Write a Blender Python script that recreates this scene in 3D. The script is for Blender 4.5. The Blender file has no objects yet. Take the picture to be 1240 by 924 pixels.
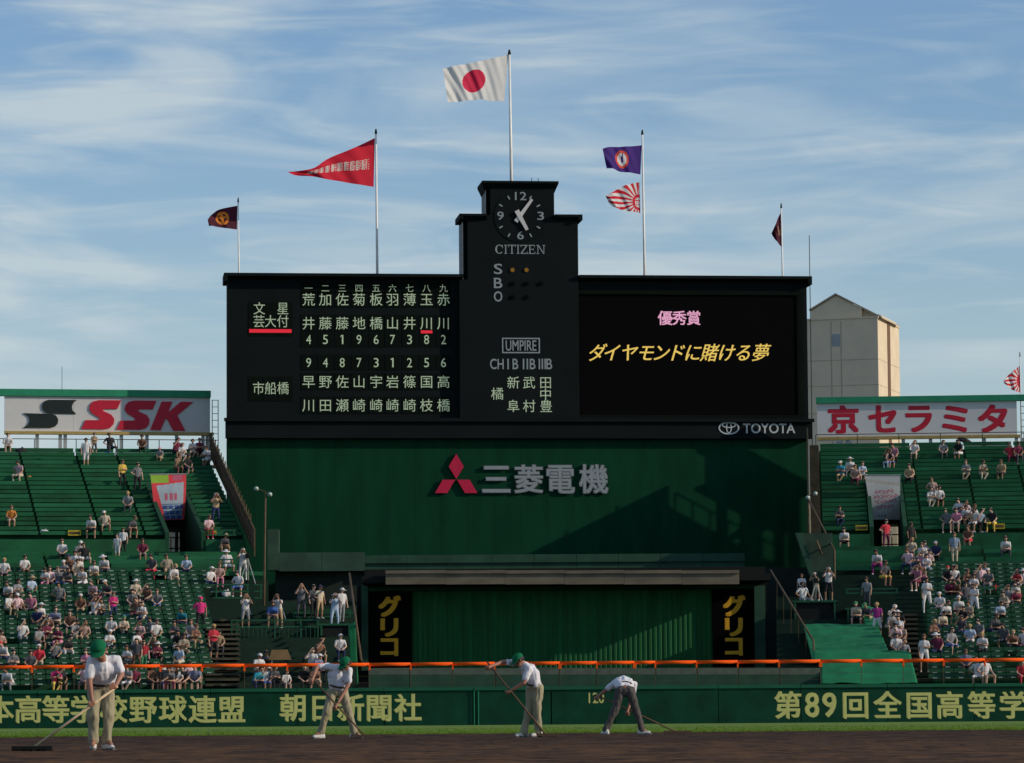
import bpy, bmesh, math, random
from mathutils import Vector, Matrix, Euler, noise
random.seed(7)
SC = bpy.context.scene
COL = SC.collection
R = math.radians

# ------------------------------------------------------------------ camera
F = 4500.0; CAMZ = 0.48; PITCH = math.atan(401.0 / F); ROLL = R(-0.42)
cam_d = bpy.data.cameras.new('camera'); cam = bpy.data.objects.new('camera', cam_d); COL.objects.link(cam)
cam_d.sensor_width = 36.0; cam_d.lens = 36.0 * F / 1240.0
cam_d.clip_start = 0.5; cam_d.clip_end = 20000
CM = Euler((math.pi / 2 + PITCH, 0, 0)).to_matrix() @ Matrix.Rotation(ROLL, 3, 'Z')
cam.matrix_world = Matrix.Translation((0, 0, CAMZ)) @ CM.to_4x4()
SC.camera = cam

# ------------------------------------------------------------------ world + sun
SUN_EL = R(21); SUN_BEHIND = R(12.5)         # low evening sun, from the right and a little behind the camera
sun_vec = Vector((math.cos(SUN_EL) * math.cos(SUN_BEHIND), -math.cos(SUN_EL) * math.sin(SUN_BEHIND), math.sin(SUN_EL)))
W_ = bpy.data.worlds.new('World'); SC.world = W_; W_.use_nodes = True
nt = W_.node_tree; nt.nodes.clear()
def N(t, typ, **kw):
    n = t.nodes.new(typ)
    for k, v in kw.items(): setattr(n, k, v)
    return n
out = N(nt, 'ShaderNodeOutputWorld'); bg = N(nt, 'ShaderNodeBackground'); nt.links.new(bg.outputs[0], out.inputs[0])
bg.inputs['Strength'].default_value = 0.112
sky = N(nt, 'ShaderNodeTexSky', sky_type='NISHITA'); sky.sun_disc = False
sky.sun_elevation = SUN_EL; sky.sun_rotation = math.atan2(sun_vec.x, sun_vec.y)
sky.air_density = 1.15; sky.dust_density = 0.25; sky.ozone_density = 3.5
tc = N(nt, 'ShaderNodeTexCoord')
def cloud(scale, rot, sc, lo, hi, dist, detail=7):
    mp = N(nt, 'ShaderNodeMapping'); mp.inputs['Scale'].default_value = sc; mp.inputs['Rotation'].default_value = rot
    mp.inputs['Location'].default_value = (1.3, 0.2, 0.37)
    nt.links.new(tc.outputs['Generated'], mp.inputs[0])
    nz = N(nt, 'ShaderNodeTexNoise'); nz.inputs['Scale'].default_value = scale; nz.inputs['Detail'].default_value = detail
    nz.inputs['Roughness'].default_value = 0.5; nz.inputs['Distortion'].default_value = dist
    nt.links.new(mp.outputs[0], nz.inputs['Vector'])
    rp = N(nt, 'ShaderNodeMapRange'); rp.interpolation_type = 'SMOOTHSTEP'
    rp.inputs[1].default_value = lo; rp.inputs[2].default_value = hi
    nt.links.new(nz.outputs['Fac'], rp.inputs[0]); return rp.outputs[0]
c1 = cloud(1.0, (0, R(9), 0), (9, 9, 42), 0.41, 0.69, 0.8)
c2 = cloud(1.0, (0, R(12), 0), (14, 14, 105), 0.43, 0.76, 1.3, 11)
c3 = cloud(1.0, (0, R(4), 0), (4, 4, 16), 0.30, 0.66, 0.2, 3)
def M2(op, a, b):
    m = N(nt, 'ShaderNodeMath', operation=op)
    for i, x in enumerate((a, b)):
        if isinstance(x, (int, float)): m.inputs[i].default_value = x
        else: nt.links.new(x, m.inputs[i])
    return m.outputs[0]
cl = M2('ADD', M2('MULTIPLY', c1, 0.66), M2('MULTIPLY', c2, 0.42))
cl = M2('MULTIPLY', cl, M2('ADD', M2('MULTIPLY', c3, 1.0), 0.10))
sxyz = N(nt, 'ShaderNodeSeparateXYZ'); nt.links.new(tc.outputs['Generated'], sxyz.inputs[0])
hz = N(nt, 'ShaderNodeMapRange'); hz.interpolation_type = 'SMOOTHSTEP'; nt.links.new(sxyz.outputs['Z'], hz.inputs[0])
hz.inputs[1].default_value = 0.0; hz.inputs[2].default_value = 0.17; hz.inputs[3].default_value = 0.55; hz.inputs[4].default_value = 0.0
cl = M2('ADD', cl, hz.outputs[0])
mx = N(nt, 'ShaderNodeMix', data_type='RGBA'); mx.inputs[7].default_value = (4.6, 5.3, 5.6, 1)
clm = N(nt, 'ShaderNodeMath', operation='MINIMUM'); clm.inputs[1].default_value = 0.8
nt.links.new(cl, clm.inputs[0]); nt.links.new(clm.outputs[0], mx.inputs[0])
tint = N(nt, 'ShaderNodeMix', data_type='RGBA', blend_type='MULTIPLY'); tint.inputs[0].default_value = 1.0; tint.inputs[7].default_value = (0.86, 0.91, 1.02, 1)
nt.links.new(sky.outputs[0], tint.inputs[6]); nt.links.new(tint.outputs[2], mx.inputs[6]); nt.links.new(mx.outputs[2], bg.inputs['Color'])
sl = bpy.data.lights.new('sun', 'SUN'); sl.energy = 3.0; sl.angle = R(0.5); sl.color = (1.0, 0.86, 0.68)
so = bpy.data.objects.new('sun', sl); COL.objects.link(so); so.rotation_euler = sun_vec.to_track_quat('Z', 'Y').to_euler()
so.location = (40, -10, 60)
SC.view_settings.view_transform = 'Standard'; SC.view_settings.look = 'None'
SC.view_settings.gamma = 1.0; SC.view_settings.use_curve_mapping = False
SC.view_settings.exposure = 0.1

# ------------------------------------------------------------------ helpers
def ray(px, py): return CM @ Vector(((px - 620) / F, -(py - 462) / F, -1))
def W(px, py, D, dy=0.0):
    """world point seen at photo pixel (px,py) on the vertical plane y = D (surveying helper)"""
    d = ray(px, py); t = D / d.y
    return Vector((d.x * t, D + dy, CAMZ + d.z * t))

def mat(name, col, rough=0.7, var=0.12, scale=3.0, bump=0.0, metal=0.0, emit=0.0, spec=0.3, stretch=(1, 1, 1)):
    m = bpy.data.materials.new(name); m.use_nodes = True; t = m.node_tree; b = t.nodes['Principled BSDF']
    b.inputs['Roughness'].default_value = rough; b.inputs['Metallic'].default_value = metal
    b.inputs['Specular IOR Level'].default_value = spec
    if var > 0:
        c = N(t, 'ShaderNodeTexCoord'); mp = N(t, 'ShaderNodeMapping'); mp.inputs['Scale'].default_value = stretch
        t.links.new(c.outputs['Object'], mp.inputs[0])
        nz = N(t, 'ShaderNodeTexNoise'); nz.inputs['Scale'].default_value = scale; nz.inputs['Detail'].default_value = 5
        t.links.new(mp.outputs[0], nz.inputs['Vector'])
        mr = N(t, 'ShaderNodeMapRange'); mr.inputs[1].default_value = 0.3; mr.inputs[2].default_value = 0.7
        mr.inputs[3].default_value = 1 - var; mr.inputs[4].default_value = 1 + var
        t.links.new(nz.outputs['Fac'], mr.inputs[0])
        vm = N(t, 'ShaderNodeVectorMath', operation='SCALE'); vm.inputs[0].default_value = col[:3]
        t.links.new(mr.outputs[0], vm.inputs['Scale']); t.links.new(vm.outputs[0], b.inputs['Base Color'])
        if bump > 0:
            bp = N(t, 'ShaderNodeBump'); bp.inputs['Strength'].default_value = bump; bp.inputs['Distance'].default_value = 0.03
            t.links.new(nz.outputs['Fac'], bp.inputs['Height']); t.links.new(bp.outputs[0], b.inputs['Normal'])
    else:
        b.inputs['Base Color'].default_value = (*col[:3], 1)
    if emit > 0:
        b.inputs['Emission Color'].default_value = (*col[:3], 1); b.inputs['Emission Strength'].default_value = emit
    return m

class MB:
    def __init__(s): s.v = []; s.f = []; s.m = []
    def add(s, vs, fs, mi=0):
        o = len(s.v); s.v += [tuple(v) for v in vs]; s.f += [tuple(i + o for i in f) for f in fs]; s.m += [mi] * len(fs)
    def box(s, x0, x1, y0, y1, z0, z1, mi=0):
        if x0 > x1: x0, x1 = x1, x0
        if y0 > y1: y0, y1 = y1, y0
        if z0 > z1: z0, z1 = z1, z0
        s.add([(x0,y0,z0),(x1,y0,z0),(x1,y1,z0),(x0,y1,z0),(x0,y0,z1),(x1,y0,z1),(x1,y1,z1),(x0,y1,z1)],
              [(0,3,2,1),(4,5,6,7),(0,1,5,4),(1,2,6,5),(2,3,7,6),(3,0,4,7)], mi)
    def prism(s, pts, y0, y1, mi=0):
        """pts: outline as (x,z); extruded from y0 (front) to y1"""
        n = len(pts)
        a = sum(pts[i][0] * pts[(i + 1) % n][1] - pts[(i + 1) % n][0] * pts[i][1] for i in range(n))
        if a < 0: pts = pts[::-1]
        vs = [(x, y0, z) for x, z in pts] + [(x, y1, z) for x, z in pts]
        fs = [tuple(range(n)), tuple(range(2 * n - 1, n - 1, -1))] + [(i, i + n, (i + 1) % n + n, (i + 1) % n) for i in range(n)]
        s.add(vs, fs, mi)
    def tube(s, p0, p1, r0, r1=None, n=8, mi=0):
        p0 = Vector(p0); p1 = Vector(p1); r1 = r0 if r1 is None else r1
        d = (p1 - p0).normalized(); u = d.orthogonal().normalized(); w = d.cross(u)
        vs = []
        for p, r in ((p0, r0), (p1, r1)):
            for k in range(n):
                a = 2 * math.pi * k / n; vs.append(p + (u * math.cos(a) + w * math.sin(a)) * r)
        s.add(vs, [(k, (k + 1) % n, (k + 1) % n + n, k + n) for k in range(n)] + [tuple(range(n - 1, -1, -1)), tuple(range(n, 2 * n))], mi)
    def mesh(s, name, mats):
        me = bpy.data.meshes.new(name); me.from_pydata(s.v, [], s.f)
        for m in (mats if isinstance(mats, (list, tuple)) else [mats]): me.materials.append(m)
        me.polygons.foreach_set('material_index', s.m); me.update()
        return me
    def build(s, name, mats, parent=None, smooth=False):
        me = s.mesh(name, mats)
        if smooth:
            for p in me.polygons: p.use_smooth = True
        return link(name, me, parent)
def link(name, me, parent=None):
    o = bpy.data.objects.new(name, me); COL.objects.link(o)
    if parent is not None: o.parent = parent
    return o
def tag(o, label=None, cat=None, group=None, kind=None):
    if label: o['label'] = label
    if cat: o['category'] = cat
    if group: o['group'] = group
    if kind: o['kind'] = kind
    return o
def thing(name, label, cat, loc=(0, 0, 0), rz=0.0, group=None):
    o = bpy.data.objects.new(name, None); COL.objects.link(o); o.empty_display_size = 0.3
    o.location = loc; o.rotation_euler = (0, 0, rz); return tag(o, label, cat, group)

class Frame:
    """a vertical-plane coordinate frame: x along it, y backwards, z up, origin on the ground"""
    def __init__(s, px, D, deg):
        s.a = R(deg); p = W(px, 863, D); s.o = Vector((p.x, D, 0))
        s.es = Vector((math.cos(s.a), math.sin(s.a), 0)); s.et = Vector((-math.sin(s.a), math.cos(s.a), 0))
    def hit(s, px, py, t=0.0):
        d = ray(px, py); c = Vector((0, 0, CAMZ)); q = s.o + s.et * t
        k = (q - c).dot(s.et) / d.dot(s.et); p = c + d * k
        return ((p - s.o).dot(s.es), p.z)
    def rect(s, x0, y0, x1, y1, t=0.0):
        a = [s.hit(*q, t) for q in ((x0, y0), (x1, y0), (x0, y1), (x1, y1))]
        return ((a[0][0] + a[2][0]) / 2, (a[1][0] + a[3][0]) / 2, (a[2][1] + a[3][1]) / 2, (a[0][1] + a[1][1]) / 2)  # x0,x1,z0,z1
    def world(s, x, t, z): return s.o + s.es * x + s.et * t + Vector((0, 0, z))

_glyph = {}
def glyphs(text, bold=0.0, res=3):
    """flat outline of lettering from Blender's built-in font, in em units, facing -y"""
    k = (text, bold)
    if k not in _glyph:
        c = bpy.data.curves.new('lettering', 'FONT'); c.body = text; c.offset = bold; c.resolution_u = res; c.fill_mode = 'FRONT'
        o = bpy.data.objects.new('lettering', c); COL.objects.link(o)
        bpy.context.view_layer.update()
        dg = bpy.context.evaluated_depsgraph_get(); me = bpy.data.meshes.new_from_object(o.evaluated_get(dg))
        _glyph[k] = ([(v.co.x, v.co.y) for v in me.vertices], [tuple(p.vertices) for p in me.polygons])
        bpy.data.objects.remove(o); bpy.data.curves.remove(c); bpy.data.meshes.remove(me)
    return _glyph[k]
def put_text(mb, text, rect, y, bold=0.0, shear=0.0, fit=True, em=None, depth=0.0, mi=0, sx=1.0):
    vs, fs = glyphs(text, 0.0)
    if not vs: return
    if bold > 0 and mi is not None:      # heavier strokes: the same outline laid a few times, each 1.5 mm behind the last
        b = bold
        for k, (ox, oz) in enumerate(((b, b * .7), (-b, b * .7), (b, -b * .7), (-b, -b * .7), (0, b * .8), (0, -b * .8))):
            if fit:
                e_ = (rect[3] - rect[2]) * .9; X0, X1, Z0, Z1 = rect; q = ((X0 + b * e_) + ox * e_, (X1 - b * e_) + ox * e_, (Z0 + b * e_ * .8) + oz * e_, (Z1 - b * e_ * .8) + oz * e_)
                put_text(mb, text, q, y + .0015 * (k + 1), 0.0, shear, True, em, 0.0, mi, sx)
            else: put_text(mb, text, (rect[0] + ox * em, rect[1] + oz * em), y + .0015 * (k + 1), 0.0, shear, False, em, 0.0, mi, sx)
        if fit: e_ = (rect[3] - rect[2]) * .9; rect = (rect[0] + b * e_, rect[1] - b * e_, rect[2] + b * e_ * .8, rect[3] - b * e_ * .8)
    if fit:
        x0 = min(v[0] for v in vs); x1 = max(v[0] for v in vs); y0 = min(v[1] for v in vs); y1 = max(v[1] for v in vs)
        X0, X1, Z0, Z1 = rect; sh = shear * (Z1 - Z0)
        P = []
        for a, b in vs:
            u = (a - x0) / (x1 - x0); w = (b - y0) / (y1 - y0)
            P.append((X0 + u * (X1 - X0 - sh) + sh * w, y, Z0 + w * (Z1 - Z0)))
    else:   # CJK cell: rect = (cx, cz), em size
        cx, cz = rect
        P = [(cx + (a - 0.5) * em * sx, y, cz + (b - 0.38) * em) for a, b in vs]
    mb.add(P, fs, mi)
    if depth > 0:      # side walls of the raised letter
        from collections import Counter
        ec = Counter()
        for f in fs:
            for i in range(len(f)):
                a, b = f[i], f[(i + 1) % len(f)]; ec[(min(a, b), max(a, b))] += 1
        o = len(mb.v); back = {}
        vv = []; ff = []
        for (a, b), n in ec.items():
            if n == 1:
                k = len(vv); vv += [P[a], P[b], (P[b][0], y + depth, P[b][2]), (P[a][0], y + depth, P[a][2])]; ff.append((k, k + 1, k + 2, k + 3))
        mb.add(vv, ff, mi)

# ------------------------------------------------------------------ materials
m_soil = None
G_board = mat('scoreboard_charcoal', (0.0075, 0.0105, 0.0112), 0.85, 0.15, 0.5, spec=0.08)
G_cell = mat('display_black_green', (0.0030, 0.0060, 0.0038), 0.8, 0.2, 0.7, spec=0.08)
G_screen = mat('video_screen_black', (0.0012, 0.0012, 0.0015), 0.8, 0.1, 1, spec=0.06)
G_capside = mat('tower_skylit_grey', (0.16, 0.17, 0.18), 0.7, 0.1)  # lighter grey paints the sky light on the tower's left side
G_wallg = mat('base_wall_green', (0.0030, 0.042, 0.019), 0.85, 0.20, 0.22, stretch=(5, 1, 1.2), spec=0.08)
G_terr = mat('weathered_green_concrete', (0.022, 0.070, 0.042), 0.85, 0.25, 1.2, 0.2)
G_stand = mat('stand_green_concrete', (0.004, 0.050, 0.019), 0.85, 0.25, 0.8, 0.1)
G_bench = mat('bench_green_paint', (0.005, 0.098, 0.033), 0.65, 0.22, 1.3, stretch=(1, 1, 1))
G_bench2 = mat('bench_green_faded', (0.010, 0.115, 0.045), 0.65, 0.25, 1.1)
G_bench3 = mat('bench_green_dirty', (0.005, 0.078, 0.026), 0.7, 0.3, 1.7)
G_seat = mat('seat_green_plastic', (0.0035, 0.046, 0.016), 0.6, 0.3, 2)
G_seat2 = mat('seat_glint_lip', (0.26, 0.36, 0.28), 0.4, 0.4, 2)  # whitish colour paints the sun glint along the seat edges
G_rail = mat('rail_green_paint', (0.010, 0.08, 0.035), 0.5, 0.15, 2)
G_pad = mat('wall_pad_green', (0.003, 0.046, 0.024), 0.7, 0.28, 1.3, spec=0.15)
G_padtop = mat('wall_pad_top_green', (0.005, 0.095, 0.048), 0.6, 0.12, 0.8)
G_eye = mat('backscreen_green_steel', (0.003, 0.090, 0.020), 0.7, 0.25, 0.6, stretch=(5, 1, 0.5))
G_eye2 = mat('backscreen_green_faded', (0.005, 0.105, 0.027), 0.7, 0.25, 0.6, stretch=(5, 1, 0.5))
G_tarp = mat('emerald_tarp', (0.003, 0.155, 0.052), 0.75, 0.18, 1.5)
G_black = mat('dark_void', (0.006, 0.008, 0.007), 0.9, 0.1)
G_dark = mat('dark_grey_green', (0.018, 0.028, 0.022), 0.8, 0.2)
G_cream = mat('cream_wall_lettering', (0.62, 0.58, 0.19), 0.7, 0.08, 2)
G_yell = mat('yellow_lettering', (0.75, 0.38, 0.015), 0.6, 0.06)
G_orange = mat('orange_rail_pad', (0.92, 0.105, 0.010), 0.8, 0.12, 0.9, spec=0.1)
G_rust = mat('rusty_brown_steel', (0.10, 0.068, 0.035), 0.8, 0.25, 2)
G_beam = mat('tan_steel_beam', (0.15, 0.125, 0.085), 0.75, 0.25, 0.9, stretch=(1, 1, 3))
G_white = mat('sign_white', (0.62, 0.60, 0.58), 0.6, 0.07, 0.5)
G_signgreen = mat('sign_green_strip', (0.02, 0.24, 0.12), 0.6, 0.1)
G_red = mat('sign_red', (0.52, 0.012, 0.035), 0.55, 0.06)
G_logo = mat('sign_black_green', (0.012, 0.02, 0.018), 0.6, 0.06)
G_ochre = mat('ochre_sign_beam', (0.42, 0.30, 0.10), 0.7, 0.15)
G_steel = mat('galvanised_steel', (0.42, 0.42, 0.40), 0.45, 0.12, 4, 0, 0.3)
G_pole = mat('white_flagpole', (0.80, 0.78, 0.73), 0.4, 0.08, 2)
G_greyL = mat('grey_lettering', (0.28, 0.32, 0.32), 0.6, 0.05)
G_silver = mat('silver_lettering', (0.26, 0.29, 0.30), 0.5, 0.06)
G_mred = mat('three_diamond_red', (0.50, 0.008, 0.05), 0.5, 0.05)
E_cream = mat('lit_cream_dots', (0.34, 0.42, 0.28), 0.6, 0.3, 9.0, emit=0.34)
E_pink = mat('lit_pink_dots', (0.68, 0.33, 0.48), 0.6, 0, emit=0.55)
E_gold = mat('lit_gold_dots', (0.70, 0.48, 0.10), 0.6, 0, emit=0.55)
E_redb = mat('lit_red_bar', (0.75, 0.02, 0.04), 0.6, 0, emit=0.4)
E_lamp = mat('dim_orange_lamp', (0.10, 0.048, 0.003), 0.6, 0, emit=0.9)
G_tan = mat('building_tan_tile', (0.68, 0.56, 0.39), 0.85, 0.07, 0.4)
G_roof = mat('building_roof', (0.46, 0.38, 0.27), 0.8, 0.1, 0.5)
G_glass = mat('building_glass', (0.30, 0.32, 0.32), 0.4, 0.1, 0.5)
G_door = mat('tan_concourse_render', (0.78, 0.64, 0.42), 0.7, 0.1)
G_card = mat('brown_cardboard', (0.26, 0.16, 0.07), 0.8, 0.15)
G_yellow = mat('yellow_row_sign', (0.55, 0.40, 0.02), 0.6, 0.1)

# ------------------------------------------------------------------ ground
def soil_material():
    m = bpy.data.materials.new('black_infield_soil'); m.use_nodes = True; t = m.node_tree; b = t.nodes['Principled BSDF']
    b.inputs['Roughness'].default_value = 0.95; b.inputs['Specular IOR Level'].default_value = 0.1
    c = N(t, 'ShaderNodeTexCoord'); nz = N(t, 'ShaderNodeTexNoise'); nz.inputs['Scale'].default_value = 1.4; nz.inputs['Detail'].default_value = 8
    t.links.new(c.outputs['Object'], nz.inputs['Vector'])
    rp = N(t, 'ShaderNodeValToRGB'); e = rp.color_ramp.elements
    e[0].position = 0.40; e[0].color = (0.036, 0.0165, 0.0062, 1); e[1].position = 0.62; e[1].color = (0.125, 0.060, 0.023, 1)
    t.links.new(nz.outputs['Fac'], rp.inputs[0])
    # a raked damp strip near the grass
    sx = N(t, 'ShaderNodeSeparateXYZ'); t.links.new(c.outputs['Object'], sx.inputs[0])
    mr = N(t, 'ShaderNodeMapRange'); mr.interpolation_type = 'SMOOTHSTEP'
    mr.inputs[1].default_value = 50; mr.inputs[2].default_value = 66; mr.inputs[3].default_value = 1.0; mr.inputs[4].default_value = 0.62
    t.links.new(sx.outputs['Y'], mr.inputs[0])
    vm = N(t, 'ShaderNodeVectorMath', operation='SCALE'); t.links.new(rp.outputs[0], vm.inputs[0]); t.links.new(mr.outputs[0], vm.inputs['Scale'])
    t.links.new(vm.outputs[0], b.inputs['Base Color'])
    return m
m_soil = soil_material()
def fn(x, y, s, o=3): return noise.fractal(Vector((x * s, y * s, 0.3)), 1.0, 2.0, o)
def soil_sheet():
    mb = MB(); xs = [-11 + 0.085 * i for i in range(260)]
    ys = []; y = 26.0
    while y < 85.5: ys.append(y); y += 0.10 + (y - 26) * 0.004
    ys.append(85.8); nx = len(xs); ny = len(ys)
    vs = []
    for y in ys:
        for x in xs:
            h = 0.006 * fn(x, y, 0.9, 2) + 0.012 * noise.noise(Vector((x * .35, y * 1.9, 5)))  + 0.012 * max(0, fn(x, y * 0.6, 5.0, 3)) + 0.016 * max(0, fn(x + 9, y, 11, 2) - 0.25)
            vs.append((x, y, h + 0.002))
    fs = [(j * nx + i, j * nx + i + 1, (j + 1) * nx + i + 1, (j + 1) * nx + i) for j in range(ny - 1) for i in range(nx - 1)]
    mb.add(vs, fs); return mb
tag(soil_sheet().build('infield_soil', m_soil), kind='structure')
mb = MB(); mb.box(-80, -11, -20, 85.8, -0.3, -0.004); mb.box(11.015, 80, -20, 85.8, -0.3, -0.004); mb.box(-11, 11.015, -20, 26.0, -0.3, -0.006)
tag(mb.build('outer_infield_soil', m_soil), kind='structure')
m_grass = mat('outfield_turf', (0.115, 0.195, 0.014), 0.9, 0.25, 1.5, 0.3)
mb = MB(); mb.box(-80, 80, 85.8, 146, -0.3, 0.012)
tag(mb.build('outfield_turf', m_grass), kind='structure')
m_far = mat('city_ground', (0.08, 0.08, 0.075), 0.9, 0.2, 0.1)
mb = MB(); mb.add([(-6000, -6000, -0.35), (6000, -6000, -0.35), (6000, 9000, -0.35), (-6000, 9000, -0.35)], [(0, 1, 2, 3)])
tag(mb.build('city_ground', m_far), kind='structure')
m_blade = mat('grass_blades', (0.14, 0.235, 0.018), 0.8, 0.3, 4)
mb = MB()
for i in range(26000):
    y = 85.7 + random.random() ** 2 * 30; x = random.uniform(-0.16, 0.16) * y
    h = random.uniform(0.010, 0.035) + (0.05 * max(0, noise.noise(Vector((x * 1.3, 3, 1))) + .1) if y < 87 else 0); w = 0.012; dx = random.uniform(-0.02, 0.02)
    mb.add([(x - w, y, 0.01), (x + w, y, 0.01), (x + dx, y + random.uniform(-.02, .02), 0.012 + h)], [(0, 1, 2)])
tag(mb.build('grass', m_blade), 'short green outfield grass between the dark soil and the wall', 'grass', kind='stuff')

# ------------------------------------------------------------------ outfield wall with lettering
DW = 144.0
FW = Frame(620, DW, 0.0)
z_top = 1.48
wall = thing('outfield_wall', 'low dark green padded outfield wall with large cream Japanese lettering', 'wall', FW.o)
bounds = [-150, -60, 45, 150, 255, 360, 465, 575.5, 668, 745, 870, 970, 1075, 1180, 1285, 1390]
bx = [FW.hit(p, 863)[0] for p in bounds]
for i in range(len(bx) - 1):
    g = 0.012 if i not in (6, 7) else 0.03
    mb = MB(); d = -0.03 if 7 <= i <= 9 else 0.0
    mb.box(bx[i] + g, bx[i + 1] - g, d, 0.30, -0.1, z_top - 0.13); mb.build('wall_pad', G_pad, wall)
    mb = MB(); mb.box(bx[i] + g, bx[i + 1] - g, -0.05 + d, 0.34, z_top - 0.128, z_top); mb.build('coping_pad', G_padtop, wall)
mb = MB(); mb.box(bx[0], bx[-1], 0.302, 0.6, -0.1, z_top - 0.15); mb.build('wall_core', G_stand, wall)
for px in (574.6, 579.6):
    x = FW.hit(px, 863)[0]; mb = MB(); mb.box(x - 0.018, x + 0.018, -0.055, -0.034, 0.0, z_top - 0.14); mb.build('joint_strip', G_signgreen, wall)
def wall_chars(seq, cy, em_px, sx, bold):
    for ch, px in seq:
        x, z = FW.hit(px, cy)
        mb = MB(); put_text(mb, ch, (x, z), -0.036 if 575 < px < 870 else -0.006, bold=bold, fit=False, em=em_px * DW / F, sx=sx)
        mb.build('letter' if ch.isdigit() else 'character', G_cream, wall)
wall_chars([('日', -36), ('本', 0), ('高', 34), ('等', 67.5), ('学', 101.5), ('校', 137.5), ('野', 173), ('球', 209), ('連', 245), ('盟', 280.5)], 859.0, 34.5, 0.99, 0.028)
wall_chars([('朝', 355), ('日', 390), ('新', 424.5), ('聞', 459), ('社', 494)], 857.0, 34.5, 0.98, 0.028)
wall_chars([('第', 954), ('回', 1036), ('全', 1074.5), ('国', 1113), ('高', 1150), ('等', 1188.5), ('学', 1226.5), ('校', 1265)], 853.8, 34.5, 1.0, 0.028)
for ch, a, b in (('8', 974.5, 992), ('9', 995.5, 1013)):
    mb = MB(); put_text(mb, ch, FW.rect(a, 838.5, b, 869), -0.006, bold=0.035); mb.build('letter', G_cream, wall)
mb = MB(); put_text(mb, '120', FW.rect(712.7, 838.7, 731.5, 851.7), -0.036, bold=0.02); mb.build('distance_number', G_cream, wall)

# ------------------------------------------------------------------ fence with orange rail on the wall
fence = thing('safety_fence', 'thin fence with long padded orange top rail above the outfield wall', 'fence', FW.o)
zr = FW.hit(620, 803.3)[1]
yf = 0.40
fx = [FW.hit(p, 800)[0] for p in (-60, -12, 37, 88, 138, 193, 243.5, 295, 347, 397, 447, 497, 548, 599, 640, 678, 723, 768.6, 794, 844, 894, 944, 994.5, 1044, 1095, 1144, 1194, 1244, 1294)]
random.seed(3)
for i in range(len(fx) - 1):
    mb = MB(); mb.tube((fx[i] + 0.004, yf, zr), (fx[i + 1] - 0.004, yf, zr), 0.068, n=12); mb.build('rail_pad', G_orange, fence, True)
for i, x in enumerate(fx):
    mb = MB(); mb.box(x - 0.011, x + 0.011, yf + 0.03, yf + 0.055, z_top - 0.1, zr - 0.05); mb.build('post', G_rust, fence)
    mb = MB(); w = 0.06 if i in (14, 15, 17, 22) else 0.03
    mb.box(x - w, x + w, yf - 0.11, yf + 0.10, zr - 0.22, zr - 0.02); mb.build('bracket_pad', G_orange, fence)
for zz in (z_top + 0.2, z_top + 0.45, z_top + 0.68):
    mb = MB(); mb.tube((fx[0], yf + 0.05, zz), (fx[-1], yf + 0.05, zz), 0.006, n=4); mb.build('wire', G_rust, fence)

# ------------------------------------------------------------------ scoreboard
FS = Frame(627, 198.0, 6.5)
sb = thing('scoreboard', 'huge dark scoreboard with stepped clock tower, team names and video screen', 'scoreboard', FS.o, FS.a)
bx0, bx1, bz0, bz1 = FS.rect(275.5, 340, 978, 531)
def spart(name, m, fnc, parent=sb):
    mb = MB(); fnc(mb); return mb.build(name, m, parent)
spart('main_body', G_board, lambda b: b.box(bx0, bx1, 0, 1.5, bz0, bz1))
spart('rear_block', G_board, lambda b: b.box(bx0 + 1.2, bx1 - 0.02, 1.502, 6.0, bz0, bz1 - 0.01))
cx0, cx1, cz0, cz1 = FS.rect(270.5, 336, 981, 340.5)
def flare(b, x0, x1, z0, z1, fl, y0=-0.55, y1=1.7, lip=0.12):
    """roof cap: thin top slab and a cove flaring out to it"""
    b.box(x0 - fl, x1 + fl, y0, y1, z1 - lip, z1)
    zb = z0; zt = z1 - lip
    b.add([(x0, -0.003, zb), (x1, -0.003, zb), (x1, y1 - .3, zb), (x0, y1 - .3, zb), (x0 - fl, y0, zt), (x1 + fl, y0, zt), (x1 + fl, y1, zt), (x0 - fl, y1, zt)],
          [(0, 1, 5, 4), (1, 2, 6, 5), (3, 0, 4, 7), (2, 3, 7, 6)])
tw0, tw1, tz0, tz1 = FS.rect(560, 261, 699, 338)
spart('roof_cap', G_board, lambda b: (flare(b, bx0 + .0, tw0 - 0.02, bz1 + 0.002, cz1 + 0.1, 0.0, lip=0.16), b.box(bx0 - 0.2, bx0, -0.55, 1.7, cz1 - 0.35, cz1 + 0.1)))
spart('roof_cap', G_board, lambda b: (flare(b, tw1 + 0.02, bx1, bz1 + 0.002, cz1 + 0.1, 0.0, lip=0.16), b.box(bx1, bx1 + 0.2, -0.55, 1.7, cz1 - 0.35, cz1 + 0.1)))
uw0, uw1, uz0, uz1 = FS.rect(587.5, 221, 670, 261)
cs = FS.rect(556, 340, 690, 507)
FY = -0.36
spart('tower_front', G_board, lambda b: b.prism([(cs[0], cs[2]), (tw1, cs[2]), (tw1, tz1 - .03), (uw1, tz1 - .03), (uw1, uz1 - .3), (uw0 + .24, uz1 - .3), (uw0 + .24, tz1 - .03), (tw0 + .24, tz1 - .03), (tw0 + .24, bz1), (cs[0], bz1)], FY, -0.004))
spart('tower_lower_tier', G_board, lambda b: b.box(tw0, tw1, -0.002, 1.7, bz1 + 0.003, tz1 - 0.45))
spart('tower_lit_side', G_capside, lambda b: b.box(tw0 - .03, tw0 - .004, -0.36, 1.6, bz1 + 0.02, tz1 - 0.45))
spart('tower_cap', G_board, lambda b: (flare(b, tw0, uw0 + 0.02, tz1 - 0.62, tz1, 0.0, -0.62, 1.9), b.box(tw0 - .20, tw0 - .002, -0.62, 1.9, tz1 - .3, tz1)))
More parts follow.
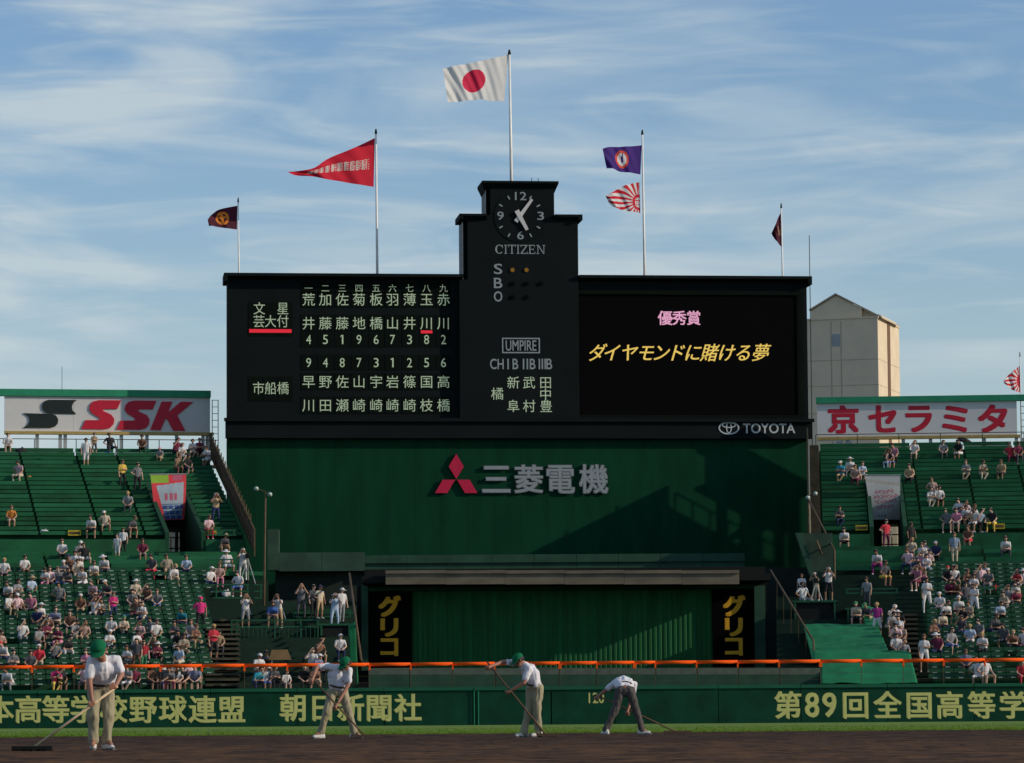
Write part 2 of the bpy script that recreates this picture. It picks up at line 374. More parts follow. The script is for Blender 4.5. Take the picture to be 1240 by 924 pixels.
spart('tower_cap', G_board, lambda b: (flare(b, uw1 + .01, tw1, tz1 - 0.62, tz1, 0.0, -0.62, 1.9), b.box(tw1 + .002, tw1 + .22, -0.62, 1.9, tz1 - .3, tz1)))
spart('tower_upper_tier', G_board, lambda b: b.box(uw0, uw1, -0.002, 1.7, tz1 + 0.003, uz1 - 0.5))
spart('tower_lit_side', G_capside, lambda b: b.box(uw0 - .03, uw0 - .004, -0.36, 1.6, tz1 + 0.01, uz1 - 0.5))
spart('tower_cap', G_board, lambda b: flare(b, uw0, uw1, uz1 - 0.68, uz1, 0.22, -0.62, 1.9))
lz = FS.rect(275, 508, 980, 531)
spart('lower_ledge', G_board, lambda b: b.box(bx0 - 0.12, bx1 + 0.12, -0.45, -0.003, bz0 - 0.02, lz[3]))
spart('ledge_lip', G_board, lambda b: b.box(bx0 - 0.2, bx1 + 0.2, -0.62, -0.453, lz[3] - 0.16, lz[3] + 0.02))
# name cells
ccx = [373.7, 394, 414.4, 434.7, 455.5, 475.3, 495.9, 516.5, 537]
for (y0, y1) in ((344, 354), (355, 370), (383.5, 399), (404.5, 418), (432, 446), (454, 470), (482.5, 499)):
    for cx in ccx:
        r = FS.rect(cx - 9.2, y0, cx + 9.2, y1); spart('display_cell', G_cell, lambda b: b.box(r[0], r[1], -0.02, -0.003, r[2] - 0.1, r[3] + 0.1))
for (y0, y1) in ((366, 407), (456, 486)):
    for k in range(3):
        r = FS.rect(301 + k * 18, y0, 318 + k * 18, y1); spart('display_cell', G_cell, lambda b: b.box(r[0], r[1], -0.02, -0.003, r[2], r[3]))
def stext(name, m, text, x0, y0, x1, y1, y=-0.025, **kw):
    mb = MB(); put_text(mb, text, FS.rect(x0, y0, x1, y1), y, **kw); return mb.build(name, m, sb)
def schar(mb, ch, px, py, em_px, y=-0.025, bold=0.0, sx=1.0):
    x, z = FS.hit(px, py); put_text(mb, ch, (x, z), y, bold=bold, fit=False, em=em_px * 198 / F, sx=sx)
rows = [("一二三四五六七八九", 349, 10.5, E_cream), ("荒加佐菊板羽薄玉赤", 362.6, 16.5, E_cream), ("井藤藤地橋山井川川", 391.4, 16.5, E_cream),
        ("早野佐山宇岩篠国高", 462.3, 16.5, E_cream), ("川田瀬崎崎崎崎枝橋", 490.8, 16.5, E_cream)]
for s_, py, em, m in rows:
    for ch, px in zip(s_, ccx):
        mb = MB(); schar(mb, ch, px, py, em); mb.build('name_character' if em > 12 else 'inning_numeral', m, sb)
for s_, py in (("451967382", 411.2), ("948731256", 439.2)):
    for ch, px in zip(s_, ccx):
        if ch == '1':
            q = FS.rect(px - 2.2, py - 5.6, px + 1.3, py + 5.6); w = (q[1] - q[0]) / 3.5; mb = MB(); mb.box(q[1] - 1.7 * w, q[1], -.026, -.0225, q[2], q[3])
            mb.prism([(q[0], q[3] - 2.6 * w), (q[0], q[3] - 1.2 * w), (q[1] - 1.705 * w, q[3]), (q[1] - 1.705 * w, q[3] - 1.6 * w)], -.026, -.0225); mb.build('position_number', E_cream, sb); continue
        w = 3.0
        stext('position_number', E_cream, ch, px - w, py - 5.6, px + w, py + 5.6, bold=0.0)
for ch, px, py in (('文', 314, 373.5), ('星', 342.5, 373.5), ('芸', 313.5, 389), ('大', 327.5, 389), ('付', 342.5, 389), ('市', 313, 470), ('船', 327.7, 470), ('橋', 342.7, 470)):
    mb = MB(); schar(mb, ch, px, py, 16.2, sx=0.92, y=-0.026 if py != 373.5 else -0.030); mb.build('team_character', E_cream, sb)
r = FS.rect(301.7, 398.7, 353, 403); spart('underline_bar', E_redb, lambda b: b.box(r[0], r[1], -0.04, -0.022, r[2], r[3]))
r = FS.rect(509.5, 400.3, 523.5, 403.7); spart('underline_bar', E_redb, lambda b: b.box(r[0], r[1], -0.04, -0.022, r[2], r[3]))
# clock
ck = (629.2, 262.2)
cfx, cfz = FS.hit(*ck, -0.36); PM = 198 / F
clock = spart('clock_face', G_board, lambda b: b.prism([(cfx + 31.5 * PM * math.cos(a * math.pi / 24), cfz + 31.5 * PM * math.sin(a * math.pi / 24)) for a in range(48)], -0.385, -0.362))
for ch, a, b_, h in (('12', 622.5, 636.5, 5.0), ('3', 649.6, 657.6, 5.0), ('9', 601, 609, 5.0), ('6', 625.2, 633.2, 5.0)):
    cy = {'12': 238.6, '3': 262.6, '9': 262.4, '6': 286}[ch]
    mb = MB(); put_text(mb, ch, FS.rect(a, cy - h, b_, cy + h), -0.392, bold=0.014); mb.build('clock_numeral', G_greyL, clock)
def bar(mb, ang, r0, r1, w0, w1, y0=-0.41, y1=-0.388):
    d = (math.sin(ang), math.cos(ang)); n = (d[1], -d[0])
    P = lambda r_, w: (cfx + d[0] * r_ * PM + n[0] * w * PM, cfz + d[1] * r_ * PM + n[1] * w * PM)
    mb.prism([P(r0, -w0), P(r0, w0), P(r1, w1), P(r1, -w1)], y0, y1)
for k in range(12):
    if k % 3: 
        mb = MB(); bar(mb, k * math.pi / 6, 24.2, 28.8, 0.75, 0.9); mb.build('clock_tick', G_greyL, clock)
mb = MB(); bar(mb, R(36), -8, 26, 2.6, 1.6, -0.46, -0.42); mb.build('minute_hand', G_white, clock)
mb = MB(); bar(mb, R(152), -8, 19, 2.9, 1.9, -0.50, -0.465); mb.build('hour_hand', G_white, clock)
# serif maker's name under the clock, drawn stroke by stroke
def serif_word():
    L = {'C': (9.6, 'arc'), 'I': (4, [(1.4, 0, 2.6, 10), (0.4, 0, 3.6, .8), (.4, 9.2, 3.6, 10)]),
         'T': (9, [(3.9, 0, 5.2, 10), (0.2, 9.1, 8.8, 10), (.2, 7.4, .9, 10), (8.1, 7.4, 8.8, 10), (2.8, 0, 6.2, .7)]),
         'Z': (8.6, [(0.3, 9.1, 8.2, 10), (0.3, 0, 8.4, .9), (.3, 7.6, 1.0, 10), (7.7, 0, 8.4, 2.4), 'zd']),
         'E': (8.6, [(1.2, 0, 2.5, 10), (.2, 9.2, 7.4, 10), (.2, 0, 7.9, .8), (2.5, 4.7, 6, 5.5), (6.7, 7.6, 7.4, 10), (7.2, 0, 7.9, 2.3), (5.4, 3.8, 6, 6.3)]),
         'N': (10.4, [(1.4, 0, 2.2, 10), (8.2, 0, 9, 10), (.2, 0, 3.4, .7), (7, 9.3, 10.2, 10), (.2, 9.3, 2.4, 10), 'nd'])}
    x = 0; items = []
    for ch in 'CITIZEN':
        w, st = L[ch]
        items.append((x, ch, st)); x += w + 0.5
    return items, x
items, tot = serif_word()
r = FS.rect(598.5, 297.6, 660, 308.4)
kx = (r[1] - r[0]) / tot; kz = (r[3] - r[2]) / 10
for x, ch, st in items:
    mb = MB(); P = lambda a, b: (r[0] + (x + a) * kx, r[2] + b * kz)
    if st == 'arc':
        o_, i_ = [], []
        for k in range(17):
            a = R(42 + k * (276 / 16)); th = 1.5 * abs(math.cos(a)) ** .8 + 0.55
            o_.append(P(4.9 + 4.7 * math.cos(a), 5 + 5.1 * math.sin(a))); i_.append(P(4.9 + (4.7 - th) * math.cos(a), 5 + (5.1 - max(.8, th * .6)) * math.sin(a)))
        for k in range(16): mb.prism([o_[k], o_[k + 1], i_[k + 1], i_[k]], -0.375, -0.352)
        mb.prism([P(8.3, 6.4), P(8.9, 6.4), P(8.9, 9.8), P(8.3, 9.8)], -0.377, -0.354)
    else:
        for q in st:
            if q == 'zd': mb.prism([P(.4, .8), P(2.0, .8), P(8.2, 9.2), P(6.6, 9.2)], -0.373, -0.350)
            elif q == 'nd': mb.prism([P(1.4, 10), P(2.9, 10), P(9, 0), P(7.9, 0)], -0.373, -0.350)
            else:
                a, b = P(q[0], q[1]), P(q[2], q[3]); k_ = 0.001 * st.index(q); mb.box(a[0], b[0], -0.375 - k_, -0.352, a[1], b[1])
    mb.build('letter', G_greyL, sb)
for ch, cy in (('S', 326.7), ('B', 343.7), ('O', 360)):
    stext('count_letter', G_greyL, ch, 597, cy - 6.3, 607.4, cy + 6.3, y=-0.376, bold=0.02)
def lamp(px, py, m, y):
    x, z = FS.hit(px, py, y)
    mb = MB(); mb.prism([(x + 2.6 * PM * math.cos(a * math.pi / 6), z + 2.6 * PM * math.sin(a * math.pi / 6)) for a in range(12)], y - 0.06, y - 0.003); mb.build('count_lamp', m, sb)
for px in (620.5, 637.5): lamp(px, 327, E_lamp, FY); lamp(px, 360, G_screen, FY)
for px in (620.5, 637.5, 654.5): lamp(px, 343.5, G_screen, FY)
# umpire block
r = FS.rect(607, 410, 652.8, 428.6)
def frame(b, r, w, y0, y1):
    x0, x1, z0, z1 = r; b.box(x0, x1, y0, y1, z0, z0 + w); b.box(x0, x1, y0, y1, z1 - w, z1); b.box(x0, x0 + w, y0, y1, z0 + w, z1 - w); b.box(x1 - w, x1, y0, y1, z0 + w, z1 - w)
spart('umpire_frame', G_greyL, lambda b: frame(b, r, 1.5 * PM, -0.385, -0.364))
stext('umpire_word', G_greyL, 'UMPIRE', 611.3, 413.0, 648.5, 425.7, y=-0.376, bold=0.015)
for tx, a, b_ in (('CH', 592.4, 609), ('I', 613.3, 615.2), ('B', 619.6, 626.6), ('I', 632, 633.9), ('I', 636.6, 638.5), ('B', 640.4, 647.4), ('I', 651.2, 653), ('I', 654.8, 656.6), ('I', 658.2, 659.9), ('B', 660.4, 667.6)):
    stext('umpire_heading', G_greyL, tx, a, 435.2, b_, 448, y=-0.376, bold=0.02)
for ch, px, py in (('橘', 601.4, 477.4), ('新', 620.6, 464), ('阜', 620.6, 492.3), ('武', 639.6, 464), ('村', 639.8, 492.3), ('田', 659.6, 463.9), ('中', 659.6, 478.2), ('豊', 660.2, 492.6)):
    mb = MB(); schar(mb, ch, px, py, 16, y=-0.376); mb.build('umpire_name_character', E_cream, sb)
# video screen
r = FS.rect(692, 358, 972, 502)
screen = spart('video_screen', G_screen, lambda b: b.box(r[0], r[1] - 0.3, -0.10, -0.003, r[2], r[3]))
spart('screen_frame', G_cell, lambda b: frame(b, (r[0] - 0.1, r[1], r[2] - 0.25, r[3] + 0.25), 0.22, -0.2, -0.101))
for i, ch in enumerate('優秀賞'):
    mb = MB(); x, z = FS.hit(805.2 + i * 17.2, 385.2); put_text(mb, ch, (x, z), -0.11, bold=0.016, fit=False, em=18.5 * PM); mb.build('screen_character', E_pink, screen)
s_ = 'ダイヤモンドに賭ける夢'
xs_ = [723, 741, 762, 782.5, 801, 819.5, 839.5, 859.5, 880, 900.5, 921.5]
for ch, px in zip(s_, xs_):
    mb = MB(); x, z = FS.hit(px, 427.2); vs, fs = glyphs(ch, 0.0); em = 21.5 * PM
    for k, (ox, oz) in enumerate(((0, 0), (.013, .006), (-.013, .006))):
        mb.add([(x + (a + ox - .5) * em * 1.0 + (b + oz - .38) * em * .32, -0.11 + k * .0015, z + (b + oz - .38) * em * 1.08) for a, b in vs], fs)
    mb.build('screen_character', E_gold, screen)
G_pale = mat('pale_lettering', (0.50, 0.54, 0.53), 0.6, 0.05)
stext('maker_word', G_pale, 'TOYOTA', 898, 513.6, 961, 525.6, y=-0.46, bold=0.022)
def ring(b, cx, cz, a, c, th, y0, y1, n=28):
    for k in range(n):
        A = [2 * math.pi * q / n for q in (k, k + 1)]
        b.prism([(cx + a * math.cos(A[0]), cz + c * math.sin(A[0])), (cx + a * math.cos(A[1]), cz + c * math.sin(A[1])),
                 (cx + (a - th) * math.cos(A[1]), cz + (c - th) * math.sin(A[1])), (cx + (a - th) * math.cos(A[0]), cz + (c - th) * math.sin(A[0]))], y0, y1)
ex, ez = FS.hit(880.9, 519)
spart('maker_emblem', G_pale, lambda b: (ring(b, ex, ez, 12.8 * PM, 8.2 * PM, 1.6 * PM, -0.475, -0.455), ring(b, ex, ez + 0.02, 3.6 * PM, 7.2 * PM, 1.3 * PM, -0.478, -0.457), ring(b, ex, ez + 3.4 * PM, 8.6 * PM, 3.5 * PM, 1.2 * PM, -0.481, -0.459)))
for px in (647, 655):     # lightning rods
    x, z = FS.hit(px, 221); mb = MB(); mb.tube((x, 1.2, uz1 - 0.02), (x, 1.2, uz1 + 0.42), 0.02, n=5); mb.build('lightning_rod', G_dark, sb)

# ------------------------------------------------------------------ base wall under the scoreboard, terrace, sign
FB = Frame(627, 197.6, 6.5)
base = thing('supporting_building', 'tall plain dark green building wall carrying the scoreboard', 'building', FS.o, FS.a)
gx0, gx1, gz0, gz1 = FS.rect(275.5, 531, 980, 700)
mb = MB(); mb.box(gx0, gx1, 0.3, 1.5, 0, bz0 - 0.025); mb.box(gx0 + 1.2, gx1, 1.502, 6.0, 0, bz0 - 0.03); mb.build('wall_core', G_wallg, base)
n = 22
for k in range(n):
    a = gx0 + (gx1 - gx0) * k / n; b = gx0 + (gx1 - gx0) * (k + 1) / n
    mb = MB(); mb.box(a + 0.003, b - 0.003, 0.0, 0.297, 6.0, bz0 - 0.03); mb.build('wall_panel', G_wallg, base)
ms = thing('company_sign', 'raised red three diamond emblem with four grey Japanese characters on the green wall', 'sign', FS.o, FS.a)
Q = lambda x, y: FS.hit(x, y, -0.1)
mb = MB()
mb.prism([Q(552.4, 549.7), Q(561.5, 565), Q(552.4, 580.2), Q(543.3, 565)], -0.16, -0.02); mb.build('emblem_diamond', G_mred, ms)
mb = MB(); mb.prism([Q(551.3, 581), Q(541.5, 597.2), Q(526.6, 597.2), Q(536, 581)], -0.16, -0.02); mb.build('emblem_diamond', G_mred, ms)
mb = MB(); mb.prism([Q(553.4, 581), Q(568.6, 581), Q(578, 597.2), Q(563, 597.2)], -0.16, -0.02); mb.build('emblem_diamond', G_mred, ms)
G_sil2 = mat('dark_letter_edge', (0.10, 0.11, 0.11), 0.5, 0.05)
for ch, (a, b_, c, d) in (('三', (583.5, 563.5, 619, 597)), ('菱', (622.5, 562, 658.5, 597.5)), ('電', (661.5, 562.5, 697, 598)), ('機', (701, 561.5, 737.5, 598))):
    mb = MB(); rr = FS.rect(a, b_, c, d, -0.3)
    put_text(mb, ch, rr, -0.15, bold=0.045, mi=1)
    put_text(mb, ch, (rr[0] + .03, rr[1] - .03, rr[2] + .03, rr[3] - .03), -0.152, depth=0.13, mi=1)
    put_text(mb, ch, (rr[0] + .03, rr[1] - .03, rr[2] + .03, rr[3] - .03), -0.166, bold=0.022, mi=0); mb.build('sign_character', [G_silver, G_sil2], ms)
FT = Frame(627, 184.0, 2.0)
ter = thing('terrace_parapet', 'weathered green concrete terrace ledge running below the company sign wall', 'parapet', FT.o, FT.a)
r = FT.rect(330, 671.5, 902, 689)
x442 = FT.hit(442, 680)[0]
zm = r[2] + (r[3] - r[2]) * 0.45
nseg = 9
for k in range(nseg):
    a = x442 + (r[1] - x442) * k / nseg; b = x442 + (r[1] - x442) * (k + 1) / nseg
    mb = MB(); mb.box(a + .01, b - .01, 0, 0.35, zm, r[3]); mb.box(a + .01, b - .01, 0.12, 0.4, r[2] - 0.3, zm - 0.002); mb.build('parapet_panel', G_terr, ter)
r2 = FT.rect(338, 670, 442, 692)
G_terr2 = mat('pale_green_concrete', (0.034, 0.078, 0.052), 0.85, 0.25, 1.2, 0.2)
for k in range(2):
    a = r2[0] + (x442 - r2[0]) * k / 2; b = r2[0] + (x442 - r2[0]) * (k + 1) / 2
    mb = MB(); mb.box(a + .01, b - .012, -0.5, 0.3, r2[2], r2[3] + .02); mb.build('parapet_panel', G_terr2, ter)
mb = MB(); mb.box(r2[0] - 0.2, r[1] + 6, 0.41, 14, 0, r[3] - 0.7); mb.build('terrace_deck', G_dark, ter)
r = FT.rect(324.5, 641.5, 338, 691)
mb = MB(); mb.box(r[0], r[1], -0.52, 0.8, r[2], r[3]); tag(mb.build('vent_pillar', G_terr2, None), 'pale green concrete pillar at the left end of the terrace ledge', 'pillar')
bpy.data.objects['vent_pillar'].location = FT.o; bpy.data.objects['vent_pillar'].rotation_euler = (0, 0, FT.a)

# ------------------------------------------------------------------ backscreen (dark hitting background) with side adverts
FE = Frame(675, 170.0, 0.5)
be = thing('backscreen', 'low green hitting backdrop building with tan roof beam and two black side panels', 'building', FE.o, FE.a)
def fb(fr, x0, y0, x1, y1, t0, t1, name, m, parent, dz=0):
    r = fr.rect(x0, y0, x1, y1, t0); mb = MB(); mb.box(r[0], r[1], t0, t1, r[2], r[3]); return mb.build(name, m, parent)
r = FE.rect(498.6, 715, 863, 812)
nr = 60
mb = MB(); mb.box(r[0] - 2.5, r[1] + 2.5, 0.32, 0.6, 0.5, r[3] + 0.3); mb.build('back_wall', G_black, be)
for k in range(nr):
    a = r[0] + (r[1] - r[0]) * k / nr; b = r[0] + (r[1] - r[0]) * (k + 1) / nr; w = (b - a)
    mb = MB(); mb.prism([(a, r[2]), (b, r[2]), (b, r[3]), (a, r[3])], 0.24, 0.3)
    mb.add([(a + w * .12, 0.239, r[2]), (a + w * .3, 0.21, r[2]), (a + w * .7, 0.21, r[2]), (a + w * .88, 0.239, r[2]), (a + w * .12, 0.239, r[3]), (a + w * .3, 0.21, r[3]), (a + w * .7, 0.21, r[3]), (a + w * .88, 0.239, r[3])],
           [(0, 1, 5, 4), (1, 2, 6, 5), (2, 3, 7, 6)])
    mb.build('steel_sheet', (G_eye, G_eye2, G_eye)[(k * 7 + k // 5) % 3], be)
fb(FE, 446, 714, 498.2, 812, 0.0, 0.3, 'advert_panel', G_screen, be)
fb(FE, 863.5, 714, 913.7, 812, 0.0, 0.3, 'advert_panel', G_screen, be)
for dx, dy in ((0, 0), (417.2, -0.5)):
    for ch, (a, b_, c, d) in (('グ', (458, 721, 485.7, 747)), ('リ', (460.5, 748.6, 482.5, 771)), ('コ', (460.5, 772.8, 482.3, 794.5))):
        mb = MB(); put_text(mb, ch, FE.rect(a + dx, b_ + dy, c + dx, d + dy), -0.012, bold=0.062); mb.build('advert_character', G_yell, be)
fb(FE, 437.5, 709, 445.7, 812, -0.25, 0.3, 'side_column', G_terr, be)
fb(FE, 914, 709, 927, 812, -0.25, 0.3, 'side_column', G_terr, be)
fb(FE, 446, 709.5, 913.5, 714.2, -0.2, 0.3, 'lintel', G_stand, be)
for x0, x1 in ((467, 540), (540, 612), (612, 684), (684, 756), (756, 826), (826, 895.5)):
    r = FE.rect(x0, 691, x1, 707.5, -2.2); mb = MB(); mb.box(r[0], r[1] - 0.012, -2.2, -1.7, r[2], r[3]); mb.box(r[0], r[1] - .012, -2.3, -2.203, r[3] - 0.13, r[3] + .015); mb.build('roof_beam', G_beam, be)
r = FE.rect(440, 697, 930, 709, 0)
mb = MB(); mb.box(r[0], r[1], -1.69, 1.5, r[2] + 0.12, r[3] - 0.02); mb.build('roof_slab', G_black, be)
mb = MB(); mb.box(r[0], r[1], 1.55, 10, 0.4, r[3] + 0.4); mb.build('rear_mass', G_black, be)
# low wall behind the fence in front of the backscreen
FL = Frame(720, 150.0, 0.3)
lw = thing('low_wall', 'long pale green low wall right behind the orange rail in the centre', 'wall', FL.o, FL.a)
lb = [446, 496, 548, 600, 677, 722, 768, 794, 844, 894, 944, 993]
for a, b in zip(lb[:-1], lb[1:]):
    r = FL.rect(a, 816.8, b, 840); mb = MB(); mb.box(r[0] + .012, r[1] - .012, 0, 0.25, r[2], r[3]); mb.build('wall_panel', G_terr, lw)
    r = FL.rect(a, 809, b, 816.8, 0.5); mb = MB(); mb.box(r[0] + .012, r[1] - .012, 0.26, 0.8, r[2], r[3]); mb.build('cap_block', mat('grey_green_cap', (0.10, 0.12, 0.09), 0.85, 0.2) if 'grey_green_cap' not in bpy.data.materials else bpy.data.materials['grey_green_cap'], lw)
r = FL.rect(446, 809, 993, 816.8, 0.5)
mb = MB(); mb.box(r[0], r[1], 0.85, 19.5, 0, r[3] - 0.4); mb.build('deck', G_dark, lw)

# ------------------------------------------------------------------ stands
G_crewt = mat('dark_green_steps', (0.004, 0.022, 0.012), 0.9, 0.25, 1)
class Stand:
    def __init__(s, fr, x0, x1, x1low, zbase=1.3):
        s.fr = fr; s.x0 = x0; s.x1 = x1; s.x1low = x1low
        zA = CAMZ + (863 - 671) / F * 177.5; zT = CAMZ + (863 - 549) / F * 196.0
        s.rows = []      # (t, z)
        for i in range(NL): s.rows.append((i * 0.95, zbase + (zA - 0.22 - zbase) * i / (NL - 1)))
        s.rows.append((NL * .95, zA))
        zU = CAMZ + (863 - 651) / F * 179.5
        for i in range(20): s.rows.append((30.0 + i * 0.9, zU + (zT - zU) * i / 19))
NL = 30
stands = {}
LF = Frame(140, 149.0, 11.0); RF = Frame(1150, 149.0, -4.5)
def cut_x(fr, px, i_rows, rows, t):
    pass
def build_stand(key, fr, pxa, pxb, edge_px, low_px, aisles, portal, label, low_rows, seat_px, side):
    S = Stand(fr, 0, 0, 0)
    ex = (fr.hit(*edge_px[0], 47)[0] + fr.hit(*edge_px[1], 30)[0]) / 2
    S.ex = ex; stands[key] = S; S.side = side
    st = thing('bleachers', label, 'grandstand', fr.o, fr.a)
    S.root = st
    ter = MB()
    far = fr.hit(pxa if side > 0 else pxb, 600, 45)[0]   # outer end
    dk = MB()
    for i, (t, z) in enumerate(S.rows):
        dep = 1.5 if i == NL else (0.95 if i < NL else 0.9)
        e = ex
        if i < 20: e = fr.hit(low_px, 740, t)[0]
        elif i < 25: e = fr.hit(325 if side > 0 else 1003, 700, t)[0]
        elif i < NL: e = fr.hit(290 if side > 0 else 1010, 680, t)[0]
        a, b = (far, e) if side > 0 else (e, far)
        segs = [(a, b)]
        if portal and i > NL:
            segs = [(a, portal[0]), (portal[1], b)]
            if t > 38.5: segs = [(a, portal[0]), (portal[1] + 1.8, b)]; ter.box(portal[0] + .001, portal[1] + 1.799, t, t + dep - .002, 10.15, z)     # roof of the passage
        for (u, v) in segs:
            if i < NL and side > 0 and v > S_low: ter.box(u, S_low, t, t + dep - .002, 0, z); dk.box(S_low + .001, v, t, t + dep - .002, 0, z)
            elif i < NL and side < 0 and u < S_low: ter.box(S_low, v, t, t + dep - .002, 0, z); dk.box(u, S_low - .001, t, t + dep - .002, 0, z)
            else: ter.box(u, v, t, t + dep - 0.002, 0, z)
        # benches
        if portal and t > 38.5: segs = [(a, b)]
        cuts = sorted([c for c in aisles if a < c < b])
        for (u, v) in segs:
            pts = [u] + [c for c in cuts if u < c < v] + [v]
            for q0, q1 in zip(pts[:-1], pts[1:]):
                L = q1 - q0
                if i == NL or L < 0.6: continue
                if i < 24: continue
                nn = max(1, round(L / 4.2))
                for k in range(nn):
                    w0 = q0 + 0.06 + (L - .12) * k / nn; w1 = q0 + 0.06 + (L - .12) * (k + 1) / nn
                    if i < NL and ((side > 0 and w0 > S_low) or (side < 0 and w1 < S_low)): continue
                    mb = MB(); mb.box(w0 + .004, w1 - .004, t + 0.50, t + 0.82, z + 0.235, z + 0.42 + random.uniform(-.006, .006)); bench_list.append((t, mb, st))
    t, z = S.rows[NL + 1]; zz = S.rows[NL][1]
    for (u, v) in ([(far, portal[0]), (portal[1], ex)] if side > 0 else [(ex, portal[0]), (portal[1], far)]):
        nn = max(1, int((v - u) / 3.0))
        for k in range(nn):
            mb = MB(); mb.box(u + (v - u) * k / nn + .006, u + (v - u) * (k + 1) / nn - .006, t - .05, t - .003, zz + .05, z - .02); mb.build('retaining_panel', random.choice((G_bench, G_bench3)), st)
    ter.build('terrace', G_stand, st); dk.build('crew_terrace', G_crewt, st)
    return S
bench_list = []
S_low = 0
def portal_x(fr, a, b): return (fr.hit(a, 650, 38)[0], fr.hit(b, 650, 38)[0])
pl = portal_x(LF, 181, 228); pr = portal_x(RF, 1050, 1094)
S_low = LF.hit(240, 760, 12)[0]
alL = [LF.hit(18, 541, 51)[0], LF.hit(84.5, 541, 51)[0], LF.hit(-45, 541, 51)[0], LF.hit(150, 600, 42)[0]]
SL = build_stand('L', LF, -110, None, ((263, 541), (284, 642)), 432, alL, pl, 'sunlit left outfield bleachers with rows of green benches', range(0), None, +1)
S_low = RF.hit(1120, 760, 12)[0]
alR = [RF.hit(1168.6, 580, 45)[0], RF.hit(1111, 640, 38)[0], RF.hit(1230, 580, 45)[0], RF.hit(1290, 580, 45)[0]]
SR = build_stand('R', RF, None, 1330, ((978, 541), (1010, 642)), 940, alR, pr, 'shadier right outfield bleachers with dark green benches', range(0), None, -1)
# nearest 300 benches per stand as parts, the rest joined
for st in (SL.root, SR.root):
    bl = sorted([b for b in bench_list if b[2] is st], key=lambda b: b[0])
    for t, mb, _ in bl[:300]: mb.build('bench', random.choice((G_bench, G_bench, G_bench2, G_bench3)), st)
    if len(bl) > 300:
        j = MB()
        for t, mb, _ in bl[300:]: j.add(mb.v, mb.f)
        tag(j.build('upper_benches', G_bench, st), kind='stuff')
# individual seats on the lower rows
def seat_mesh():
    b = MB()
    b.box(-0.23, 0.23, 0.34, 0.66, 0.425, 0.455, 0)
    b.add([(-0.245, 0.66, 0.45), (0.245, 0.66, 0.45), (0.235, 0.74, 0.61), (-0.235, 0.74, 0.61), (-0.245, 0.70, 0.45), (0.245, 0.70, 0.45), (0.235, 0.78, 0.61), (-0.235, 0.78, 0.61)],
          [(0, 1, 2, 3), (5, 4, 7, 6), (3, 2, 6, 7), (1, 5, 6, 2), (4, 0, 3, 7)], 0)
    b.box(-0.09, 0.09, 0.325, 0.339, 0.425, 0.470, 1)
    return b
smb = seat_mesh(); sme = smb.mesh('seat', [G_seat, G_seat2])
def add_seats(S, pa, pb, rmax):
    cnt = 0; rest = MB(); fr = S.fr
    for i in range(0, rmax):
        t, z = S.rows[i]
        a = fr.hit(pa, 780, t)[0]; b = fr.hit(pb, 780, t)[0]; x = a
        k = 0
        while x < b:
            k += 1; x += 0.52
            if k % 14 == 0: x += 0.12
            if random.random() < 0.03: continue
            if cnt < 300:
                o = link('seat', sme, S.root); o.location = (x, t - 0.02, z); cnt += 1
            else: rest.add([(v[0] + x, v[1] + t - .02, v[2] + z) for v in smb.v], smb.f); rest.m[-len(smb.f):] = smb.m
    if rest.v: tag(rest.build('seats_farther_up', [G_seat, G_seat2], S.root), kind='stuff')
add_seats(SL, -30, 240, 25)
add_seats(SR, 1116, 1270, 25)

# stairs between seat blocks (concrete-edged steps)
def stairs(S, px0, px1, ymin, name_label, i0=0, i1=15):
    fr = S.fr; st = thing('stairway', name_label, 'stairs', fr.o, fr.a)
    for i in range(i0, i1):
        t, z = S.rows[i]; a = fr.hit(px0, 800, t)[0]; b = fr.hit(px1, 800, t)[0]
        for h in (0, 1):
            mb = MB(); zz = z + (0.11 if h else 0.0) + 0.02; mb.box(a, b, t - 0.02 - (0 if h else .42) + .42 * h * 0, t + 0.88, zz - 0.02, zz + 0.075 * (1 if h else .6)) if h else mb.box(a, b, t - 0.45, t - 0.03, z - 0.13, z - 0.09)
            mb.build('step', G_step, st)
    return st
G_step = mat('bare_concrete_step_edge', (0.055, 0.052, 0.034), 0.9, 0.3, 2)
stairs(SL, 249, 290, 0, 'grey stepped aisle at the right foot of the left stand')
stairs(SR, 1094, 1112, 0, 'narrow stepped aisle between the green tarp and right seats')

